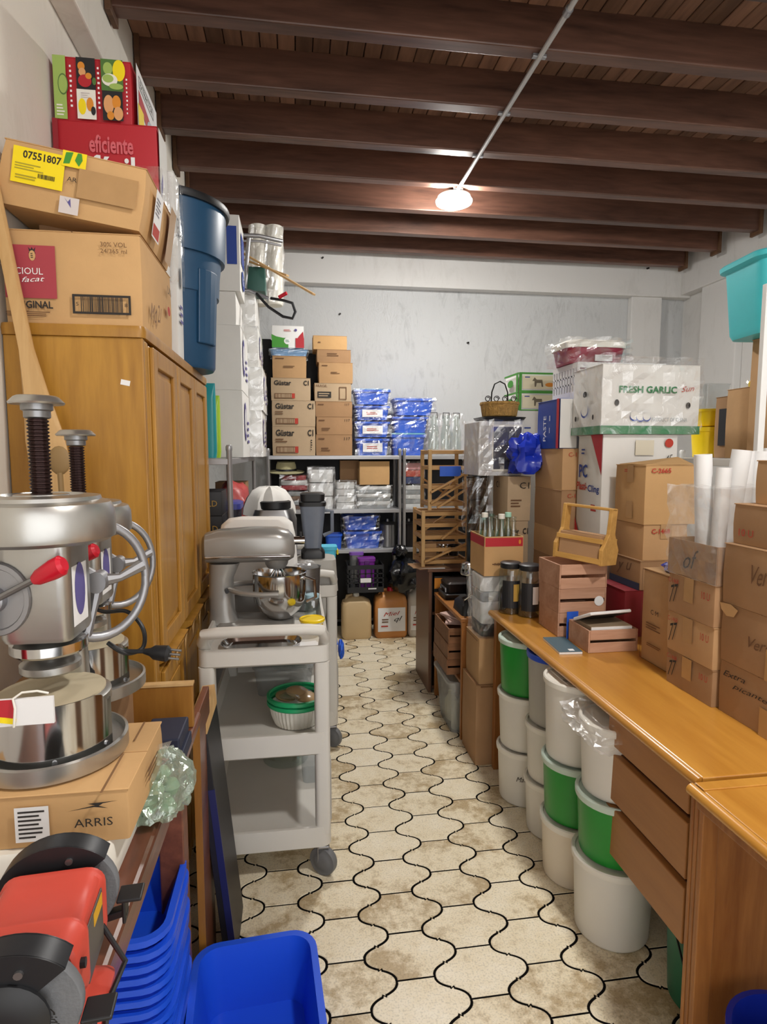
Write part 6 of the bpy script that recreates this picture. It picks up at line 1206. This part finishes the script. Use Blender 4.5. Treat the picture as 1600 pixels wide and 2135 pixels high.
# ---- tall carton with dark face, blue cloth bit
tx, ty0, ty1 = 1.236, 1.80, 1.985; zt = hit(1400, 1205, Y=ty0).z
carton('tall brown carton with a dark printed face beside the book crate', tx, tx+.16, ty0, ty1, CZ+.0005, zt, CARD, P=[('l', 'frame', .5, .5, .96, .98, INK_BR, .002), ('l', 'text', .45, .56, .3, .05, INK, 'C·M'), ('l', 'lines', .45, .4, .5, .08, INK_BR, 3), ('l', 'lines', .5, .2, .5, .04, INK_BR, 2), ('f', 'rect', .62, .5, .72, .92, BLACK_P), ('f', 'text', .55, .86, .16, .1, INK_W, 'P'), ('f', 'rect', .62, .42, .5, .5, CARD_D)], tape=None)
t = thing('blue_rag', 'scrap of royal blue plastic caught in the carton corner', 'scrap', (tx+.05, ty0+.09, zt+.0005)); lump(.03, .035, .02, 3, .5, 2.2, 16, .2).build('scrap_body', mat('blue_bag', '#1c2f9c', .25, bump=.5, bs=9), t)
carton('tan carton with lifted lid behind the dark-faced carton', tx+.165, tx+.3, ty0+.05, ty1, CZ+.0005, zt+.03, CARD_Y, tape=None)
# ---- 10 U cartons
bx, by0, by1 = 1.192, 1.545, 1.765
UP = [('l', 'text', .16, .82, .22, .12, INK_R, 'C-1468'), ('l', 'hand', .18, .5, .18, .45, INK, '77'), ('l', 'text', .84, .70, .16, .18, INK_R, '10 U'), ('l', 'rect', .5, .70, .2, .6, TAPE)]
zz = [CZ+.0005, .892, 1.018, 1.142]
for k, L in enumerate(('brown carton marked 10 U at the bottom of its stack on the desk', 'brown carton marked 10 U in the middle of its stack', 'brown carton marked 10 U on top of its stack, under the film-wrapped carton')):
    carton(L, bx-.003*k, bx+.26, by0, by1, zz[k], zz[k+1]-.001, CARD_D if k != 1 else CARD, P=UP, tape=None)
t = thing('wrapped_carton', 'open brown carton wrapped in clear film with paper rolls standing in it', 'box', (1.325, 1.66, 1.1425)); W, D, h = .27, .225, .11
for s in (-1, 1): MB().box(s*W/2-.002, s*W/2+.002, -D/2, D/2, 0, h).build('carton_side', CARD_D, t); MB().box(-W/2, W/2, s*D/2-.002, s*D/2+.002, 0, h).build('carton_side', CARD_D, t)
MB().box(-W/2, W/2, -D/2, D/2, 0, .003).build('carton_base', CARD_D, t); prints(t, W+.005, D+.005, h, [('l', 'hand', .5, .5, .3, .5, INK, 'of')]); film(t, W*1.03, D*1.04, .275, 77, .012, FILM2, n=9)
for k, (px, yr, r_, h_) in enumerate(((1477, 1.72, .026, .37), (1512, 1.72, .028, .385), (1545, 1.725, .026, .38), (1572, 1.73, .022, .38), (1500, 1.665, .022, .33))):
    x, y = hit(px, 1050, Y=yr).x-1.325, yr-1.66
    t = thing('paper_roll', 'white paper roll standing in the film-wrapped carton', 'paper roll', (1.325+x, 1.66+y, 1.147), (math.radians(3*(k % 2)), math.radians((-4, 5, 1, 0, 2)[k]), 0), group='paper rolls in the wrapped carton'); MB().lathe([(r_, 0), (r_, h_), (r_*.82, h_), (r_*.82, h_-.04), (r_*.6, h_-.04), (r_*.6, h_-.002), (r_*.45, h_-.002), (r_*.4, h_-.05)], 22).build('roll', PAPER, t, smooth=True)
# ---- Extra picante stack
ex, ey0, ey1 = 1.205, 1.24, 1.535
zz = [CZ+.0005, .933, 1.10, 1.27, 1.382, 1.502]
for k, (L, P, m_) in enumerate((('brown carton handwritten Extra picante at the bottom of the right stack', [('l', 'hand', .22, .80, .28, .11, INK, 'Extra'), ('l', 'hand', .42, .62, .42, .12, INK, 'picante'), ('l', 'rect', .62, .25, .14, .5, TAPE)], CARD_D),
        ('brown carton handwritten Verde with a torn corner, second in the right stack', [('l', 'hand', .55, .52, .34, .18, INK_BR, 'Verde'), ('l', 'rect', .68, .25, .18, .5, TAPE), ('l', 'poly', .12, .9, .24, .22, CARD_Y, [(-.5,.4),(.1,.5),(.5,.2),(.3,-.4),(-.1,-.5),(-.4,-.1)])], CARD_D),
        ('brown carton handwritten Verde, third in the right stack', [('l', 'hand', .55, .62, .34, .3, INK_BR, 'Verde'), ('l', 'rect', .85, .4, .2, .7, TAPE)], CARD_D),
        ('brown carton marked 10 U in red, fourth in the right stack', [('l', 'text', .2, .3, .18, .18, INK_R, '10 U')], CARD_D),
        ('brown carton marked C-1468 in red on top of the right stack', [('l', 'text', .42, .84, .34, .14, INK_R, 'C-1468'), ('l', 'hand', .4, .45, .3, .4, INK, '77')], CARD))):
    off = (0, -.003, -.006, .012, .05)[k]; carton(L, ex+off, ex+.32, ey0, ey1-(.0, 0, .0, .006, .035)[k], zz[k], zz[k+1]-.001, m_, P=P, tape=None)
# ---- white rack behind the desk with bins and yellow pails
WR = mat('white_metal', '#dcdcda', .4)
rack('white metal rack behind the desk carrying yellow pails and cartons', 1.80, 2.38, 2.10, 3.45, (1.495, .9, .3), 1.54, m=WR, r=.016)
carton('brown carton with a dark oval window on the white rack', 2.11, 2.30, 2.67, 2.82, 1.4975, 1.80, CARD_D, P=[('f', 'rect', .45, .5, .42, .62, BLACK_P), ('l', 'rect', .5, .5, .5, .6, BLACK_P)], tape=None)
carton('brown carton with tape strips beside the windowed one on the white rack', 2.04, 2.36, 2.46, 2.65, 1.4975, 1.82, CARD, P=[('f', 'text', .2, .88, .2, .06, INK_R, 'C-2231'), ('f', 'rect', .5, .7, .12, .6, TAPE), ('f', 'rect', .5, .25, .7, .12, TAPE)], tape=None)
carton('tan carton standing under the teal bin on the white rack', 1.985, 2.25, 2.25, 2.44, 1.4975, 2.012, CARD, P=[('f', 'text', .35, .55, .3, .06, INK_BR, 'MILAN'), ('f', 'lines', .3, .3, .3, .1, INK_BR, 3)], tape=None)
t = thing('teal_bin', 'teal plastic bin with a flared rim resting on a tan carton', 'bin', (2.075, 2.37, 2.0135), (0, 0, math.radians(-6))); MB().rlofts([(.34, .24, .05, 0), (.36, .26, .055, .02), (.40, .30, .06, .285), (.44, .34, .07, .295), (.445, .345, .07, .312), (.43, .33, .07, .32), (.385, .285, .06, .31), (.33, .23, .05, .01)], 6).build('bin_body', TEAL, t, smooth=True)
for x in (-.15, .15): MB().bar((x, -.134, .035), (x, -.149, .262), .014, .012, up=(0, 1, 0)).build('moulded_rib', TEAL, t, bevel=.003)
MB().tube([(-.15+.3*k/10, -.149-.0, .262-.02*math.sin(PI*k/10)) for k in range(11)], .006, 6).build('moulded_rib', TEAL, t, smooth=True)
zz = 1.4975
for k, L in enumerate(('yellow plastic pail, lower one beside the garlic box', 'yellow plastic pail nested upside by side on top of the lower one')):
    h_ = .16 if k == 0 else .09; t = thing('yellow_pail', ('yellow plastic pail standing lowest beside the garlic box', 'yellow plastic pail stacked on the lowest pail')[k], 'pail', (2.19, 2.98, zz)); MB().lathe([(.06, 0), (.066, .004), (.078, h_*.85), (.084, h_*.86), (.085, h_), (.02, h_+.002)], 28).build('pail_body', YELLOW, t, smooth=True); MB().box(-.02, .02, -.09, -.078, h_*.6, h_*.9).build('latch', mat('yellow_shade', '#e0bc0a', .4), t, bevel=.003); zz += h_+.004
t = thing('clear_container', 'clear plastic container on the yellow pails', 'container', (2.19, 2.98, zz)); MB().rlofts([(.13, .13, .02, 0), (.15, .15, .025, .12), (.16, .16, .03, .125)], 4).build('body', MILKY_C, t, smooth=True)
t = thing('yellow_box', 'small yellow wrapped packet on the windowed carton', 'packet', (2.16, 2.60, 1.8215)); MB().box(-.03, .03, -.03, .03, 0, .04).build('body', YELLOW, t, bevel=.006); film(t, .065, .065, .042, 44, .006, FILM, n=5)
# ---- buckets under the desk
def bucket(label, x, y, z0, m, lid=None, h=.243, r=.124, note=None, group=None, rim=None):
    t = thing('bucket', label, 'bucket', (x, y, z0)); k = r/.124
    MB().lathe([(.100*k, 0), (.106*k, .004), (.109*k, .012), (.118*k, h-.022), (.118*k, h-.020)], 36).build('bucket_body', m, t, smooth=True)
    MB().lathe([(.118*k, h-.022), (.1245*k, h-.022), (.1255*k, h-.016), (.1255*k, h-.004), (.122*k, h), (.114*k, h-.001), (.112*k, h-.008), (.01, h-.008)], 36).build('lid', lid or WHITE_PL, t, smooth=True)
    if note:
        V, F_ = shape2d('hand', .055, .022, note[0]); rr_ = .1165*k; a0 = math.radians(note[1]); zz_ = h*.55
        MB().add([(math.cos(a0+x_/rr_)*(rr_+.001), math.sin(a0+x_/rr_)*(rr_+.001), zz_+y_) for x_, y_ in V], F_).build('handwriting', note[2], t)
    return t
MILKB = mat('bucket_white', '#dcd9d0', .42, var=.02); CREAMB = mat('bucket_cream', '#ded3c0', .42, var=.03); GREYB = mat('bucket_grey', '#a9a79f', .4); LIDG = mat('lid_pale_green', '#c3d4c8', .4)
A = ('A', 'B', 'C', 'D')
cols = [(.992, 2.448), (1.018, 2.20), (.985, 1.945), (.987, 1.686)]
bx_, by_ = cols[0]
bucket('white bucket with a handwritten note at the foot of the far stack', bx_, by_, .0005, MILKB, note=('Mate', -115, INK)); bucket('white bucket in the middle of the far stack, under the green one', bx_, by_, .2445, MILKB); bucket('green bucket with pale lid on top of the far stack', bx_, by_, .4885, GREEN_PL, LIDG, h=.24)
bx_, by_ = cols[1]
bucket('white bucket at the foot of the stack topped by the blue-lidded bucket', bx_, by_, .0005, MILKB, h=.225, r=.119); bucket('white bucket with blue handwriting under the blue-lidded bucket', bx_, by_, .2265, MILKB, h=.23, r=.119, note=('Marzo', -120, INK_B)); bucket('grey translucent bucket with a blue lid', bx_, by_, .4575, GREYB, mat('blue_lid', '#2a4fc4', .35), h=.285, r=.119)
bx_, by_ = cols[2]
bucket('cream bucket at the foot of the stack topped by a lettered white lid', bx_, by_, .0005, CREAMB, h=.226); bucket('green bucket between cream and white buckets, middle stack', bx_, by_, .2275, GREEN_PL, LIDG, h=.22); t = bucket('white bucket with lettered lid on top of the green one', bx_, by_, .4485, MILKB, h=.29, note=('Es', -100, INK_R))
V, F_ = shape2d('text', .08, .02, 'STOM'); MB().add([(x_-.03, y_-.02, .2835) for x_, y_ in V], F_).build('lid_lettering', INK, t)
bx_, by_ = cols[3]
bucket('big white bucket at the foot of the stack before the drawers', bx_, by_, .0005, MILKB, h=.262, r=.128); bucket('green bucket in the stack before the drawers', bx_, by_, .2635, GREEN_PL, LIDG, h=.205, r=.122)
t = bucket('white bucket covered with crumpled plastic before the drawers', bx_, by_, .4695, MILKB, h=.235, r=.118); film(t, .235, .235, .06, 55, .028, FILM2, n=9, z=.18)
t = thing('green_bin', 'dark green bucket in the shade under the drawers', 'bucket', (1.125, 1.405, .0005)); MB().lathe([(.10, 0), (.105, .005), (.115, .25), (.12, .255), (.12, .27), (.11, .27), (.1, .01), (.01, .009)], 32).build('bucket_body', mat('deep_green', '#1f6a4c', .4), t, smooth=True); MB().tube([(-.118, 0, .24), (-.12, -.06, .15), (-.09, -.115, .12)], .003, 6).build('bail', IRON, t, smooth=True)
q = hit(1600, 2130, Y=1.02); t = thing('royal_bucket', 'royal blue bucket in the knee space of the near desk', 'bucket', (1.03, 1.02, .0005)); MB().lathe([(.10, 0), (.105, .005), (.125, .26), (.132, .262), (.132, .28), (.12, .28), (.1, .01), (.01, .009)], 36).build('bucket_body', mat('royal_blue', '#1c34b8', .3), t, smooth=True); MB().tube([(-.13, 0, .25), (-.10, -.08, .285), (0, -.12, .30), (.1, -.08, .285), (.13, 0, .25)], .003, 6).build('bail', IRON, t, smooth=True)
p = hit(1590, 800, Y=1.86); t = thing('white_batten', 'white painted batten standing upright behind the carton stacks', 'batten', (p.x, 1.86, CZ+.0005)); MB().box(-.012, .012, -.01, .01, 0, hit(1590, 592, Y=1.86).z-CZ).build('strip', WR, t, bevel=.002)
